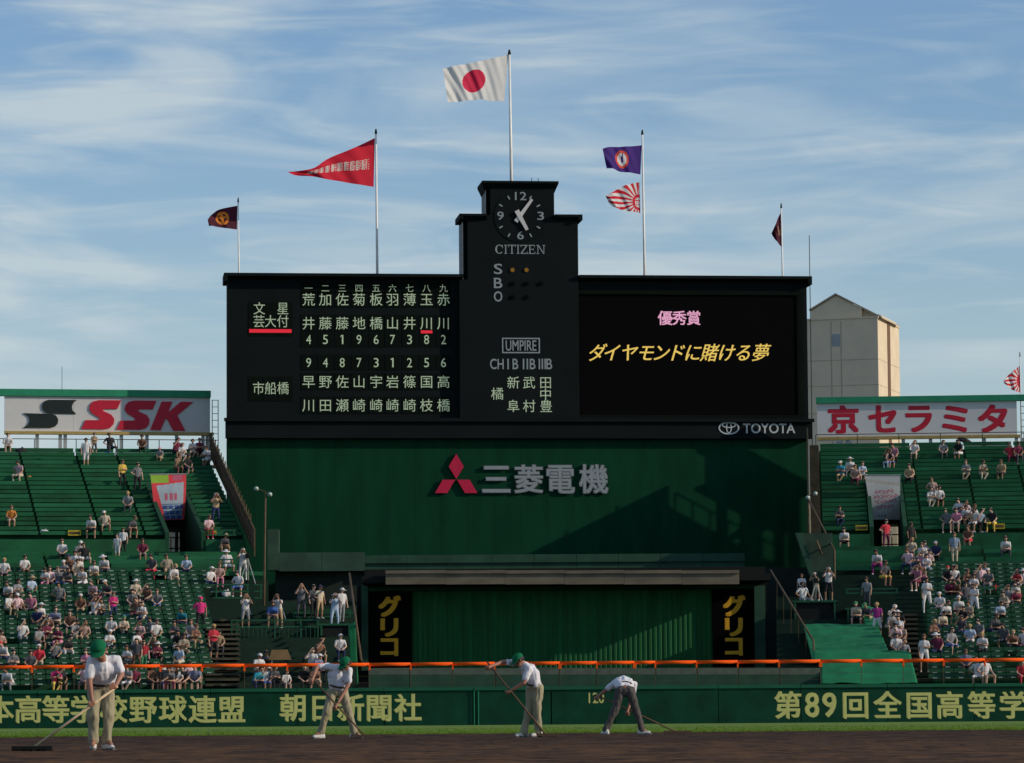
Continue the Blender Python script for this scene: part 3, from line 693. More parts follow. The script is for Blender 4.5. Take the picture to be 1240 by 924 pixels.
# ------------------------------------------------------------------ stand entrances + banners
def entrance(S, p, door, label, blabel):
    fr = S.fr; zf = S.rows[NL][1] + .004
    e = thing('stand_entrance', label, 'doorway', fr.o, fr.a)
    zt = [z for t, z in S.rows if t > 39.5][0]
    tb = 38.0
    for xw, s in ((p[0], 1), (p[1], -1)):
        mb = MB(); pts = [(30.0, zf), (40.3, zf), (40.3, zt + 0.35), (30.0, S.rows[NL + 1][1] + .35)]
        x0, x1 = (xw, xw + 0.2) if s > 0 else (xw - 0.2, xw)
        vs = [(x0, a, b) for a, b in pts] + [(x1, a, b) for a, b in pts]
        mb.add(vs, [(0, 1, 2, 3), (7, 6, 5, 4), (0, 4, 5, 1), (1, 5, 6, 2), (2, 6, 7, 3), (3, 7, 4, 0)]); mb.build('side_wall', G_stand, e)
    d0, d1, dz0, dz1 = fr.rect(*door, tb)
    dz0 = zf + 0.01
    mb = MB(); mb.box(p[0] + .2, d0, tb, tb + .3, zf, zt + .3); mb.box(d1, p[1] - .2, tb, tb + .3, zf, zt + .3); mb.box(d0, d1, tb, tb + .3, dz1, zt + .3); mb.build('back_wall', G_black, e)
    dw = mb
    mb = MB(); mb.box(p[0] + .201, p[1] - .201, 30.0, 38.0, 0, zf - .004); mb.box(p[0] + .01, p[1] + 1.79, 38.41, 48.0, 0, zf - .004); mb.build('passage_floor', G_stand, e)
    ow = thing('concourse_wall', blabel, 'wall', fr.world((p[0] + p[1]) / 2, 62.0, 0), fr.a)
    for k in range(-3, 4): mb = MB(); mb.box(k * 2.4 - 1.19, k * 2.4 + 1.19, 0, .3, 0, 12.0); mb.build('wall_panel', G_door, ow)
    for f_ in (0.06, 0.3, 0.52, 0.97):
        x = d0 + (d1 - d0) * f_; mb = MB(); mb.box(x - .025, x + .025, tb - .06, tb - .01, dz0, dz1 - (0.7 if f_ > .1 else 0)); mb.build('gate_bar', G_black, e)
    for f_ in (0.4, 0.68):
        z = dz0 + (dz1 - dz0) * f_; mb = MB(); mb.box(d0, d1, tb - .10, tb - .065, z - .03, z + .03); mb.build('gate_rail', G_black, e)
entrance(SL, pl, (199.5, 636, 224, 667), 'dark stairwell entrance with bright gated doorway in the left stand', 'sunlit tan wall glimpsed through the left stand entrance gate')
entrance(SR, pr, (1068, 634, 1091, 665), 'dark stairwell entrance with bright gated doorway in the right stand', 'sunlit tan wall glimpsed through the right stand entrance gate')

def banner(fr, quad, t, name, label, cols, fnc, mats):
    """cloth banner between four surveyed corners, TL TR BR BL; fnc(u,v) -> material index"""
    P = [fr.hit(q[0], q[1], t) for q in quad]; nx, ny = 56, 60; vs = []; fs = []; mi = []
    for j in range(ny + 1):
        v = j / ny
        for i in range(nx + 1):
            u = i / nx
            tx = P[0][0] * (1 - u) + P[1][0] * u; tz = P[0][1] * (1 - u) + P[1][1] * u
            bx_ = P[3][0] * (1 - u) + P[2][0] * u; bz_ = P[3][1] * (1 - u) + P[2][1] * u
            y = t + 0.05 * math.sin(u * 5 + v * 3) * v + 0.25 * v * (u - .5) - 0.2 * math.sin(v * math.pi)
            vs.append((tx * (1 - v) + bx_ * v, y, tz * (1 - v) + bz_ * v))
    for j in range(ny):
        for i in range(nx):
            k = j * (nx + 1) + i; fs.append((k, k + nx + 1, k + nx + 2, k + 1)); mi.append(fnc((i + .5) / nx, (j + .5) / ny))
    b = thing(name, label, 'banner', fr.o, fr.a)
    mb = MB(); mb.add(vs, fs); mb.m = mi; mb.build('banner_cloth', mats, b, True)
    mb = MB(); a, c = P[0], P[1]; mb.tube((a[0] - .05, t, a[1] + .02), (c[0] + .05, t, c[1] + .02), 0.03, n=6); mb.build('banner_rod', G_steel, b)
bm = [mat('banner_red', (0.62, 0.05, 0.06), .7, .05), mat('banner_lime', (0.25, 0.42, 0.04), .7, .05), mat('banner_pale_blue', (0.34, 0.40, 0.45), .7, .12), mat('banner_blue', (0.04, 0.09, 0.26), .7, .12), mat('banner_pink', (0.45, 0.10, 0.16), .7, .05)]
def f1(u, v):
    if u < 0.5 and v < 0.18: return 1
    if v > 0.26 - 0.10 * u and u > 0.06 + 0.28 * v and u < 0.93 and v < 0.98:
        if v > 0.66 and (0.16 < ((v * 9) % 1) < .9) and ((int(u * 26) * 7 + int(v * 9) * 3) % 5 > 0): return 3
        if 0.42 < v < 0.56 and 0.36 < u < 0.74 and ((int(u * 20)) % 3): return 4
        if v > 0.62: return 3 if int(v * 60) % 3 == 0 else 2
        return 2
    if v < 0.14 and 0.62 < u < 0.9: return 4
    return 0
banner(LF, ((182, 575), (225.5, 574.5), (223.5, 629), (187.5, 630.5)), 36.5, 'hanging_banner', 'red and pale blue advertising banner above the left stand entrance', None, f1, bm)
bm2 = [mat('banner_white', (0.42, 0.42, 0.40), .7, .06), mat('banner_beige_arc', (0.34, 0.29, 0.20), .7, .05), mat('banner_print_red', (0.36, 0.12, 0.14), .7, .05), mat('banner_print_dark', (0.08, 0.09, 0.10), .7, .05)]
def f2(u, v):
    arc = 0.12 + 0.10 * u - 0.10 * (1 - u) * (1 - u) * 0.6
    if abs(v - (0.10 + 0.16 * u - 0.06 * u * u)) < 0.035 and int(u * 28) % 2 == 0: return 1
    for c, a, b in ((0.37, .22, .82), (0.48, .14, .92), (0.59, .18, .90), (0.71, .22, .78)):
        vv = v - c - 0.05 * (u - .5) * -1
        if abs(vv) < 0.042 and a < u < b and ((int(u * 28) * 5 + int(v * 40) * 3) % 7 > 2): return 2
    if 0.90 < v < 0.94 and .18 < u < .5 and int(u * 30) % 3: return 3
    return 0
banner(RF, ((1047, 576), (1090, 576), (1090, 629), (1056.5, 629.5)), 36.5, 'hanging_banner', 'white baseball print banner above the right stand entrance', None, f2, bm2)

# ------------------------------------------------------------------ big signs behind the stands
def sign(fr, t, X0, X1, ytop, ybot, strip_y, strip_x, label, posts, beam_y, name='billboard'):
    s = thing(name, label, 'sign', fr.o, fr.a)
    r = fr.rect(X0, ytop, X1, ybot, t)
    n = 6
    for k in range(n):
        a = r[0] + (r[1] - r[0]) * k / n; b = r[0] + (r[1] - r[0]) * (k + 1) / n
        mb = MB(); mb.box(a + .004, b - .004, t, t + .15, r[2], r[3]); mb.build('sign_panel', G_white, s)
    q = fr.rect(strip_x[0], strip_y[0], strip_x[1], strip_y[1], t)
    mb = MB(); mb.box(q[0], q[1], t - .15, t + .35, r[3] + .003, q[3]); mb.build('top_strip', G_signgreen, s)
    q = fr.rect(X0, beam_y[0], X1 + 4, beam_y[1], t)
    mb = MB(); mb.box(q[0], q[1], t - .2, t + .2, r[2] - .16, r[2] - .003); mb.build('bottom_beam', G_ochre, s)
    for px in posts:
        x = fr.hit(px, 540, t)[0]; mb = MB(); mb.box(x - .09, x + .09, t - .02, t + .16, 0, r[2] - .163); mb.build('post', G_steel, s)
    return s, r
sgL, rL = sign(LF, 48.6, 5.3, 254.5, 480.5, 523, (472, 480), (-30, 255), 'white billboard with red SSK lettering behind the left stand', (45, 73, 79, 147, 178, 214, 246, 251), (523, 527))
Zp = lambda x, y: LF.hit(x / 4.133, 430 + y / 4.133, 48.5)
def poly_part(pts, m, name):
    mb = MB(); mb.prism([Zp(*p) for p in pts], 48.6 - 0.06, 48.6 - 0.004); return mb.build(name, m, sgL)
poly_part([(385, 224), (368, 238), (360, 256), (363, 276), (382, 294), (248, 292), (228, 287), (213, 272), (210, 252), (217, 236), (230, 227), (246, 223)], G_logo, 'emblem_stroke')
poly_part([(118, 290), (262, 294), (282, 303), (292, 322), (289, 343), (276, 357), (258, 363), (118, 363), (138, 350), (148, 330), (144, 308)], G_logo, 'emblem_stroke')
S1 = [(607, 226), (588, 269), (520, 269), (515, 278), (558, 298), (573, 320), (569, 345), (550, 365), (520, 371), (407, 370), (428, 325), (496, 325), (502, 316), (462, 292), (447, 272), (451, 248), (468, 231), (496, 225)]
poly_part(S1, G_red, 'letter'); poly_part([(x + 177, y + 2) for x, y in S1], G_red, 'letter')
poly_part([(810, 232), (864, 232), (842, 286), (905, 233), (968, 234), (888, 301), (928, 379), (868, 378), (836, 318), (828, 320), (804, 376), (752, 374)], G_red, 'letter')
mb = MB(); q = LF.hit(-6, 500, 48.6)[0]; mb.box(q - .05, q + .05, 48.6, 48.7, 0, rL[3]); mb.build('post', G_steel, sgL)
sgR, rR = sign(RF, 48.6, 989.5, 1231.5, 487, 528, (479.5, 487), (988, 1260), 'white billboard with five red Japanese characters behind the right stand', (1026, 1094, 1127, 1192, 1231, 1238), (528, 532))
for ch, (a, b, c, d) in (('京', (1002, 490.5, 1040, 525)), ('セ', (1051.5, 490.5, 1086, 524)), ('ラ', (1096.5, 491, 1129, 523.5)), ('ミ', (1140.5, 491, 1172.5, 523.5)), ('タ', (1184, 489.5, 1220.5, 524))):
    mb = MB(); put_text(mb, ch, RF.rect(a, b, c, d, 48.5), 48.6 - 0.012, bold=0.05); mb.build('character', G_red, sgR)
# lattice edge of the signs
for (fr, px0, label) in ((LF, 257, 'thin ladder frame beside the left billboard end'), (RF, 1236, 'thin ladder frame beside the right billboard end')):
    e = thing('ladder_frame', label, 'ladder', fr.o, fr.a)
    a = fr.hit(px0, 490, 48.7)[0]; b = a + 0.32; zt = fr.hit(px0, 484, 48.7)[1]; zb = fr.hit(px0, 545, 48.7)[1] - 0.4
    for x in (a, b): mb = MB(); mb.box(x - .02, x + .02, 48.7, 48.74, zb, zt); mb.build('side_rail', G_dark, e)
    z = zb + .2
    while z < zt: mb = MB(); mb.box(a + .021, b - .021, 48.7, 48.73, z - .015, z + .015); mb.build('rung', G_dark, e); z += 0.36

# back rail at the top of each stand
for S, pa, pb, lab in ((SL, -60, 262, 'thin back railing along the top row of the left stand'), (SR, 988, 1300, 'thin back railing along the top row of the right stand')):
    fr = S.fr; t, z = S.rows[-1]; t += 0.95
    e = thing('back_railing', lab, 'railing', fr.o, fr.a)
    a = fr.hit(pa, 541, t)[0]; b = fr.hit(pb, 541, t)[0]
    mb = MB(); mb.box(a, b, t, t + .04, z + .92, z + .96); mb.build('handrail', G_dark, e)
    x = a
    while x < b: mb = MB(); mb.box(x - .02, x + .02, t, t + .04, z, z + .918); mb.build('post', G_dark, e); x += 2.2

# sloping edge walls of the stands, next to the scoreboard
def strut(name, label, cat, pts, D, r, m, parts='bar', n=6, rail=None):
    e = thing(name, label, cat, (W(*pts[0], D[0]).x, D[0], 0))
    L = [W(p[0], p[1], d) - e.location for p, d in zip(pts, D)]
    for a, b in zip(L[:-1], L[1:]): mb = MB(); mb.tube(a, b, r, n=n); mb.build(parts, m, e, True)
    return e
def edge_rail(S, label, off, m):
    fr = S.fr; e = thing('edge_railing', label, 'railing', fr.o, fr.a); x = S.ex + off
    rows = S.rows[NL:]
    P = [(x, t, z) for t, z in rows] + [(x, rows[-1][0] + .9, rows[-1][1])]
    for dz, w in ((1.25, .05), (0.75, .035), (.3, .035)):
        mb = MB(); mb.tube((x, P[0][1], P[0][2] + dz), (x, P[-1][1], P[-1][2] + dz), w, n=6); mb.build('handrail', m, e, True)
    for (x_, t, z) in P: mb = MB(); mb.box(x_ - .03, x_ + .03, t - .03, t + .03, z, z + 1.25); mb.build('post', m, e)
    mb = MB(); x2 = x + .04 * (1 if off > 0 else -1)
    mb.add([(x, P[0][1], P[0][2] + .1), (x, P[-1][1], P[-1][2] + .1), (x, P[-1][1], P[-1][2] + 1.2), (x, P[0][1], P[0][2] + 1.2), (x2, P[0][1], P[0][2] + .1), (x2, P[-1][1], P[-1][2] + .1), (x2, P[-1][1], P[-1][2] + 1.2), (x2, P[0][1], P[0][2] + 1.2)],
                  [(0, 1, 2, 3), (7, 6, 5, 4), (3, 2, 6, 7), (0, 3, 7, 4), (1, 5, 6, 2), (0, 4, 5, 1)]); mb.build('mesh_panel', m, e)
edge_rail(SL, 'rusty brown sloping fence between the left stand and the scoreboard', 0.25, G_rust)
def coping(S, label, x0, x1, m):
    e = thing('edge_coping', label, 'wall', S.fr.o, S.fr.a)
    for i, (t, z) in enumerate(S.rows[NL:]):
        mb = MB(); mb.box(x0, x1, t, t + .89, z - 1.2, z + .32); mb.build('coping_block', m, e)
coping(SR, 'stepped brown coping descending beside the right stand and the scoreboard', SR.ex - .50, SR.ex - .02, mat('brown_coping', (0.060, 0.050, 0.030), .85, .3, 2))
edge_rail(SR, 'dull brown sloping fence between the right stand and the scoreboard', -0.62, mat('dull_brown_green', (0.05, 0.05, 0.03), 0.8, .25))
strut('net_stay', 'slanting brown beam at the left of the black and yellow advert', 'beam', [(423, 694.5), (437.5, 800)], (166, 152), 0.055, G_rust)
e = strut('net_stay', 'slanting brown beam right of the backscreen with thin uprights', 'beam', [(933, 690.6), (985, 776), (986, 803)], (166, 154, 153), 0.045, G_rust)
for px in (941, 949, 958, 967, 976):
    f_ = (px - 933) / 52.0; y0 = 690.6 + f_ * 85.4; D_ = 166 - 12 * f_
    a = W(px, y0, D_) - e.location; b = W(px, 805, D_) - e.location; mb = MB(); mb.tube(a, b, 0.014, n=4); mb.build('net_cord', G_rust, e)
strut('floodlight_stay', 'thin brown stay dropping from the small right lamps', 'pole', [(979, 605), (1010.5, 666.5), (1011, 716)], (180, 172, 171), 0.045, G_rust)
# small floodlight poles
def lamp_pole(label, base, top, lamps, D):
    e = thing('lamp_pole', label, 'lamp', (W(*base, D).x, D, 0)); o = e.location
    a = W(*base, D) - o; b = W(*top, D) - o; mb = MB(); mb.tube(a, b, 0.06, 0.04, n=8); mb.build('pole', G_rust, e, True)
    c = [W(*l, D) - o for l in lamps]
    mb = MB(); mb.tube(c[0] + Vector((0, .05, 0)), c[-1] + Vector((0, .05, 0)), 0.02, n=5); mb.build('cross_arm', G_rust, e)
    mg = bpy.data.materials.get('lamp_glass') or mat('lamp_glass', (0.42, 0.52, 0.48), 0.25, 0.1, 4)
    for q in c:
        mb = MB(); mb.tube(q + Vector((0, -.14, -.04)), q + Vector((0, .06, .03)), 0.11, 0.05, n=10); mb.build('lamp_head', mg, e, True)
lamp_pole('thin brown pole with two small floodlights left of the green wall', (319, 790), (321.5, 597), [(310.5, 591), (327, 598)], 168)
lamp_pole('short dark pole with two small white floodlights right of the green wall', (979, 660), (979, 605), [(978, 602), (987, 597)], 180)

# ------------------------------------------------------------------ building, antennas
FG = Frame(1064, 520.0, -17)
bd = thing('tall_building', 'tall tan tiled building with gabled top behind the right billboard', 'building', FG.o, FG.a)
f0, f1_, fz0, fz1 = FG.rect(975, 386.5, 1064, 560)
PG = 520 / F
depth = 27 * PG / 0.20
mb = MB(); mb.box(f0 - 2, f1_, 0.01, depth, 0, fz1); mb.build('main_block', G_tan, bd)
for px in (1007, 1019):
    x = FG.hit(px, 450)[0]; mb = MB(); mb.box(x - .09, x + .09, -0.01, 0.008, 0, fz1 - .3); mb.build('joint_line', G_roof, bd)
for py in (436, 467, 500):
    z = FG.hit(1020, py)[1]; mb = MB(); mb.box(f0 - 2, f1_, -0.016, 0.009, z - .05, z + .05); mb.build('joint_line', G_roof, bd)
    mb = MB(); mb.box(f1_ + .001, f1_ + .016, 0, depth, z - .05, z + .05); mb.build('joint_line', G_roof, bd)
mb = MB(); mb.box(f0 - 2.1, f1_ + .12, -0.12, depth + .1, fz1 + .002, fz1 + 0.22); mb.build('parapet', G_tan, bd)
mb = MB(); mb.box(f1_ + .001, f1_ + .05, depth * .43, depth * .56, 0, fz1 - .2); mb.build('side_recess', mat('recess_brown', (0.16, 0.09, 0.05), .8), bd)  # thin dark brown strip down the side face
r = FG.rect(1006.3, 404.6, 1018, 419.5); mb = MB(); mb.box(r[0] + .1, r[1] - .1, -0.03, 0.009, r[2], r[3]); mb.build('window', G_glass, bd)
for q in (1013, 1024, ):
    r = FG.rect(q, 534, q + 7, 545); mb = MB(); mb.box(r[0], r[1], -0.03, 0.009, r[2], r[3]); mb.build('window', G_glass, bd)
P = lambda x, y: FG.hit(x, y)
a, ap, c, d = P(980.8, 376), P(1011, 356.5), P(1042.5, 372.5), P(1067.4, 385)
zpb = fz1 + .22
pd = depth * 0.8
mb = MB(); mb.prism([(a[0], zpb), (c[0], zpb), (c[0], c[1]), (ap[0], ap[1] - .1), (a[0], a[1])], 0.6, pd); mb.build('gable_house', G_tan, bd)
mb = MB(); mb.prism([(c[0] + .003, zpb), (d[0] - .3, zpb), (d[0] - .3, zpb + .25), (c[0] + .003, c[1] - .15)], 1.3, pd - .3); mb.build('side_wing', G_tan, bd)
mb = MB()
mb.prism([(a[0] - .2, a[1] + .0), (ap[0], ap[1]), (ap[0], ap[1] + .22), (a[0] - .2, a[1] + .22)], 0.3, pd + .3)
mb.prism([(ap[0] + .001, ap[1]), (d[0], d[1]), (d[0], d[1] + .22), (ap[0] + .001, ap[1] + .22)], 0.3, pd + .3); mb.build('roof', G_roof, bd)
def mast(label, px, y0, y1, D, r):
    a = W(px, y0, D); b = W(px, y1, D); mb = MB(); mb.tube((0, 0, 0), (0, 0, b.z), r, r * .5, n=6)
    o = mb.build('antenna_mast', G_dark, None, True); o.location = (a.x, D, 0); tag(o, label, 'antenna')
mast('tall thin antenna mast between the scoreboard and the tan building', 981.3, 380, 285, 230, 0.045)
mast('short thin antenna above the left billboard', 75, 475, 444, 215, 0.03)

# ------------------------------------------------------------------ flagpoles and flags
def bil(poly, s):
    """point at arc-fraction s along a polyline"""
    L = [0]
    for p, q in zip(poly[:-1], poly[1:]): L.append(L[-1] + math.hypot(q[0] - p[0], q[1] - p[1]))
    d = s * L[-1]
    for i in range(len(L) - 1):
        if d <= L[i + 1] or i == len(L) - 2:
            k = (d - L[i]) / max(1e-6, L[i + 1] - L[i]); p, q = poly[i], poly[i + 1]; return (p[0] + (q[0] - p[0]) * k, p[1] + (q[1] - p[1]) * k)
def smooth(poly, s):
    e = min(0.05, s, 1 - s); a = bil(poly, max(0, s - e)); b = bil(poly, s); c = bil(poly, min(1, s + e)); return ((a[0] + 2 * b[0] + c[0]) / 4, (a[1] + 2 * b[1] + c[1]) / 4)
def flagpole(label, px_b, yb, px_t, yt, D, r, zb=None):
    e = thing('flagpole', label, 'flagpole', (W(px_b, yb, D).x, D, 0), group='flagpoles on the scoreboard roof')
    a = W(px_b, yb, D); b = W(px_t, yt, D)
    mb = MB(); mb.tube((0, 0, a.z - (3.0 if zb is None else zb)), (b.x - a.x, 0, b.z), r, r * .6, n=10); mb.build('pole', G_pole, e, True)
    mb = MB(); mb.tube((b.x - a.x, 0, b.z + .005), (b.x - a.x, 0, b.z + .26), r * .95, r * .5, n=8); mb.build('finial', G_dark, e, True)
    return e
def flag(label, top, bot, D, fnc, mats, amp=0.12, waves=3.0, phase=0.0, nx=90, ny=60, slant=0.6, fold=0.3):
    a = W(*top[0], D); e = bpy.data.objects.new('flag', None)
    vs = []; fs = []; mi = []
    pole_x = W(*top[0], D).x
    for i in range(nx + 1):
        u = i / nx; t_ = smooth(top, u); b_ = smooth(bot, u)
        for j in range(ny + 1):
            v = j / ny; x = t_[0] * (1 - v) + b_[0] * v; y = t_[1] * (1 - v) + b_[1] * v
            w = u ** .6; ph = waves * 2 * math.pi * (u + slant * 0.25 * v) + phase
            dy = amp * w * (math.sin(ph) + fold * math.sin(2.3 * ph + 5 * v) + .35 * fold * math.sin(11 * v + 4 * u))
            p = W(x, y, D); p.y += dy - 0.5 * abs(p.x - pole_x); vs.append(p - Vector((a.x, D, 0)))
    for i in range(nx):
        for j in range(ny):
            k = i * (ny + 1) + j; fs.append((k, k + 1, k + ny + 2, k + ny + 1)); mi.append(fnc((i + .5) / nx, (j + .5) / ny))
    mb = MB(); mb.add(vs, fs); mb.m = mi
    bpy.data.objects.remove(e)
    o = mb.build('flag', mats, None, True); o.location = (a.x, D, 0); return tag(o, label, 'flag')
def cloth(name, c, tr=0.25):
    m = mat(name, c, 0.8, 0.05, 2); t = m.node_tree; b = t.nodes['Principled BSDF']; o = t.nodes['Material Output']
    tl = N(t, 'ShaderNodeBsdfTranslucent'); tl.inputs[0].default_value = (*c, 1); ms_ = N(t, 'ShaderNodeMixShader'); ms_.inputs[0].default_value = tr
    t.links.new(b.outputs[0], ms_.inputs[1]); t.links.new(tl.outputs[0], ms_.inputs[2]); t.links.new(ms_.outputs[0], o.inputs['Surface']); return m
c_white = cloth('flag_white', (0.80, 0.78, 0.74), .35); c_red = cloth('flag_red', (0.62, 0.02, 0.07)); c_crim = cloth('flag_crimson', (0.60, 0.012, 0.035))
c_pale = cloth('flag_pale_print', (0.62, 0.50, 0.45)); c_mar = cloth('flag_maroon', (0.075, 0.008, 0.022)); c_or = cloth('flag_orange', (0.75, 0.22, 0.02))
c_pur = cloth('flag_purple', (0.055, 0.018, 0.19)); c_rng = cloth('flag_orange_red', (0.70, 0.08, 0.05)); c_tan = cloth('flag_dull_tan', (0.30, 0.16, 0.09))
DP = 200.0
flagpole('tall central white pole on the clock tower flying the white flag', 619.8, 224, 616.8, 66, 199.5, 0.10)
flag('white flag with a red disc flying from the clock tower pole', [(615.8, 66), (600, 71), (575, 79), (552, 85), (537, 90)], [(610.5, 123), (598, 124), (580, 123), (562, 127), (543, 130)], 199.5,
     lambda u, v: 1 if ((u - .535) / .19) ** 2 + ((v - .50) / .30) ** 2 < 1 else 0, [c_white, c_red], 0.085, 3.3, 0.4, fold=.45)
flagpole('tall white pole with the long red pennant, second from left', 457.3, 338, 455.2, 162, DP, 0.082)
flag('long red pennant with pale lettering flying from the second pole', [(454, 167), (440, 175), (426, 183), (410, 190), (396, 197), (384, 209), (368, 213), (351, 215)], [(452.5, 226.5), (430, 224.5), (410, 222), (395, 221.5), (385, 219), (370, 218.5), (358, 219.5), (352, 216)], DP,
     lambda u, v: (1 if (0.06 < u < 0.80 and abs(v - (.50 + .02 * math.sin(u * 12))) < .105 + .10 * u and ((int(u * 90) * 7 + int(v * 38) * 5 + int(u * 31)) % 9 > 3 or (int(u * 45) % 3 == 0)) and int(u * 84) % 6 != 0) else 0), [c_crim, c_pale], 0.14, 2.2, 1.0, nx=130)
flagpole('shorter white pole with the small maroon flag, leftmost', 290, 338, 288.4, 245, DP, 0.055)
flag('small maroon flag with an orange round emblem on the leftmost pole', [(287.6, 249), (276, 252), (264, 256), (256, 263), (253, 269)], [(287, 278), (278, 277.5), (266, 276.5), (257, 275.5), (254.5, 276)], DP,
     lambda u, v: 1 if ((.45 < ((u - .48) / .22) ** 2 + ((v - .5) / .34) ** 2 < 1) or (abs(u - .50) < .05 and abs(v - .5) < .3) or (abs(v - .45) < .06 and .34 < u < .6)) else 0, [c_mar, c_or], 0.08, 1.6, 0.5, nx=50, ny=50)
flagpole('tall white pole with purple and striped flags, second from right', 781.2, 342, 777.8, 163, DP, 0.08)
flag('purple flag with a white oval emblem ringed in orange', [(777, 176), (765, 178), (750, 180), (738, 180.5), (729, 184)], [(775.5, 211.5), (762, 210), (750, 210), (741, 206.5), (734, 207)], DP,
     lambda u, v: (2 if .16 < ((u - .52) / .16) ** 2 + ((v - .5) / .32) ** 2 < .62 and not (abs(u - .5) < .02 and v < .4) else (1 if .62 <= ((u - .52) / .16) ** 2 + ((v - .5) / .32) ** 2 < 1.25 else (0 if ((u - .52) / .16) ** 2 + ((v - .5) / .32) ** 2 >= 1.25 else 2 if abs(u - .52) > .03 else 0))), [c_pur, c_rng, c_white], 0.09, 1.8, 0.2, nx=70, ny=50)
def rays(cu, cv, n, emblem=True):
    def f(u, v):
        du = (u - cu) * 1.4; dv = (v - cv); r_ = math.hypot(du, dv)
        if r_ < 0.26: return 1 if (abs(math.sin(u * 60)) > .5 and r_ < .17 and abs(math.sin(v * 26)) > .35 and emblem) else 0
        a = math.atan2(dv, du); return 1 if int((a + math.pi) / (2 * math.pi) * n + .25) % 2 else 0
    return f
flag('small striped red and white flag with rays below the purple one', [(774.5, 220.5), (766, 222.5), (756, 226), (746, 231.5), (739, 237), (732.5, 239.5)], [(775.5, 258), (766, 257), (756, 256.5), (748, 254.5), (741, 252), (737, 248)], DP,
     rays(0.04, 0.66, 40), [c_crim, c_white], 0.10, 2.0, 0.0, nx=90, ny=60)
flagpole('white pole with the limp dark flag, rightmost on the scoreboard', 948.3, 343, 946, 252, DP, 0.06)
flag('limp dark maroon flag hanging folded on the rightmost scoreboard pole', [(945.6, 257), (942, 264), (939, 272), (934, 283)], [(947.2, 300), (943, 296), (939, 291), (934.6, 285)], DP,
     lambda u, v: 1 if (.45 < v < .66 and u < .30) or (.3 < v < .5 and .25 < u < .35) else 0, [c_mar, c_tan], 0.16, 1.2, 0.7, nx=40, ny=50)
flagpole('thin pole on the right billboard with a small striped flag', 1236, 484, 1235, 432, 201.5, 0.035, zb=2.0)
flag('small red and white striped flag above the right billboard', [(1234.8, 443), (1228, 448), (1221, 454), (1213.5, 462)], [(1235.5, 475.5), (1229, 474), (1223, 471.5), (1215, 465)], 201.5, rays(0.0, 0.55, 34, False), [c_crim, c_white], 0.10, 1.8, 0.4, nx=60, ny=40)


# ------------------------------------------------------------------ tarps, crew platforms, row signs
def draped(label, fr, quad, t0, t1, nx=40, ny=24, amp=0.05):
    """sheet laid over seats: quad TL,TR,BR,BL; back edge at t1, front edge at t0"""
    P = [fr.hit(*quad[0], t1), fr.hit(*quad[1], t1), fr.hit(*quad[2], t0), fr.hit(*quad[3], t0)]
    vs = []; fs = []
    for j in range(ny + 1):
        v = j / ny
        for i in range(nx + 1):
            u = i / nx
            x = (P[0][0] * (1 - u) + P[1][0] * u) * (1 - v) + (P[3][0] * (1 - u) + P[2][0] * u) * v
            z = (P[0][1] * (1 - u) + P[1][1] * u) * (1 - v) + (P[3][1] * (1 - u) + P[2][1] * u) * v
            t = t1 + (t0 - t1) * v
            q = amp * (noise.noise(Vector((x * 1.1, t * 1.1, 2))) + .35 * noise.noise(Vector((x * 3.2, t * .9, 7)))) + 0.035 * math.sin(t * 7)
            vs.append((x, t + q, z + q * .8))
    for j in range(ny):
        for i in range(nx):
            k = j * (nx + 1) + i; fs.append((k, k + nx + 1, k + nx + 2, k + 1))
    mb = MB(); mb.add(vs, fs)
    o = mb.build('tarp', G_tarp, None, True); o.location = fr.o; o.rotation_euler = (0, 0, fr.a)
    sd = o.modifiers.new('thickness', 'SOLIDIFY'); sd.thickness = 0.012
    return tag(o, label, 'tarp')
draped('large emerald tarp spread over the seats right of the backscreen', RF, ((972, 755), (1062, 755), (1075, 787), (984, 801)), 3.6, 10.5, 80, 70, amp=.07)
draped('narrow emerald tarp flap rising above the large tarp', RF, ((1043, 731), (1058, 735.5), (1065, 756), (1047, 755.5)), 10.6, 14, 12, 14)
draped('folded emerald tarp strip just above the orange rail', RF, ((984, 787), (1102, 787), (1105, 803), (985, 803)), 1.9, 3.5, amp=.12)
draped('emerald tarp hanging low between the orange rail and wall', RF, ((994, 803), (1105, 803), (1111, 826), (994, 827)), -0.4, 1.8, 40, 20, .10)
draped('green padding roll hanging beside the slanting brown beam on the left', Frame(428, 157, 4), ((423, 757), (430, 752), (434, 828), (424, 828)), 0, .4, 8, 20, .05)

FC = Frame(350, 161.0, 6)
def gbox(parent, fr, x0, y0, x1, y1, t, dt, name, m):
    r = fr.rect(x0, y0, x1, y1, t); mb = MB(); mb.box(r[0], r[1], t, t + dt, r[2], r[3]); return mb.build(name, m, parent)
def railing(label, fr, t, x0, x1, ytops, posts, pick=None, th=0.03, m=G_rail, cat='railing'):
    e = thing('railing', label, cat, fr.o, fr.a)
    a, b = fr.hit(x0, ytops[0], t)[0], fr.hit(x1, ytops[0], t)[0]; cx = (x0 + x1) / 2
    zs = [fr.hit(cx, y, t)[1] for y in ytops]
    for z in zs: mb = MB(); mb.box(a, b, t, t + .05, z - th, z + th); mb.build('rail', m, e)
    for p in posts:
        x = fr.hit(p, ytops[0], t)[0]; mb = MB(); mb.box(x - th, x + th, t - .012, t + .06, min(zs) - .03, zs[0] + th + .004); mb.build('post', m, e)
    if pick:
        y0, y1, dx = pick; z0, z1 = fr.hit(cx, y1, t)[1], fr.hit(cx, y0, t)[1]; x = a + dx
        while x < b: mb = MB(); mb.box(x - .012, x + .012, t + .012, t + .036, z0, z1); mb.build('picket', m, e); x += dx
    return e
railing('green picket railing in front of the left camera crew', FC, 0, 280, 386, (751, 759, 779, 786), (280.6, 287, 333, 364.5, 385), (760, 778, .19))
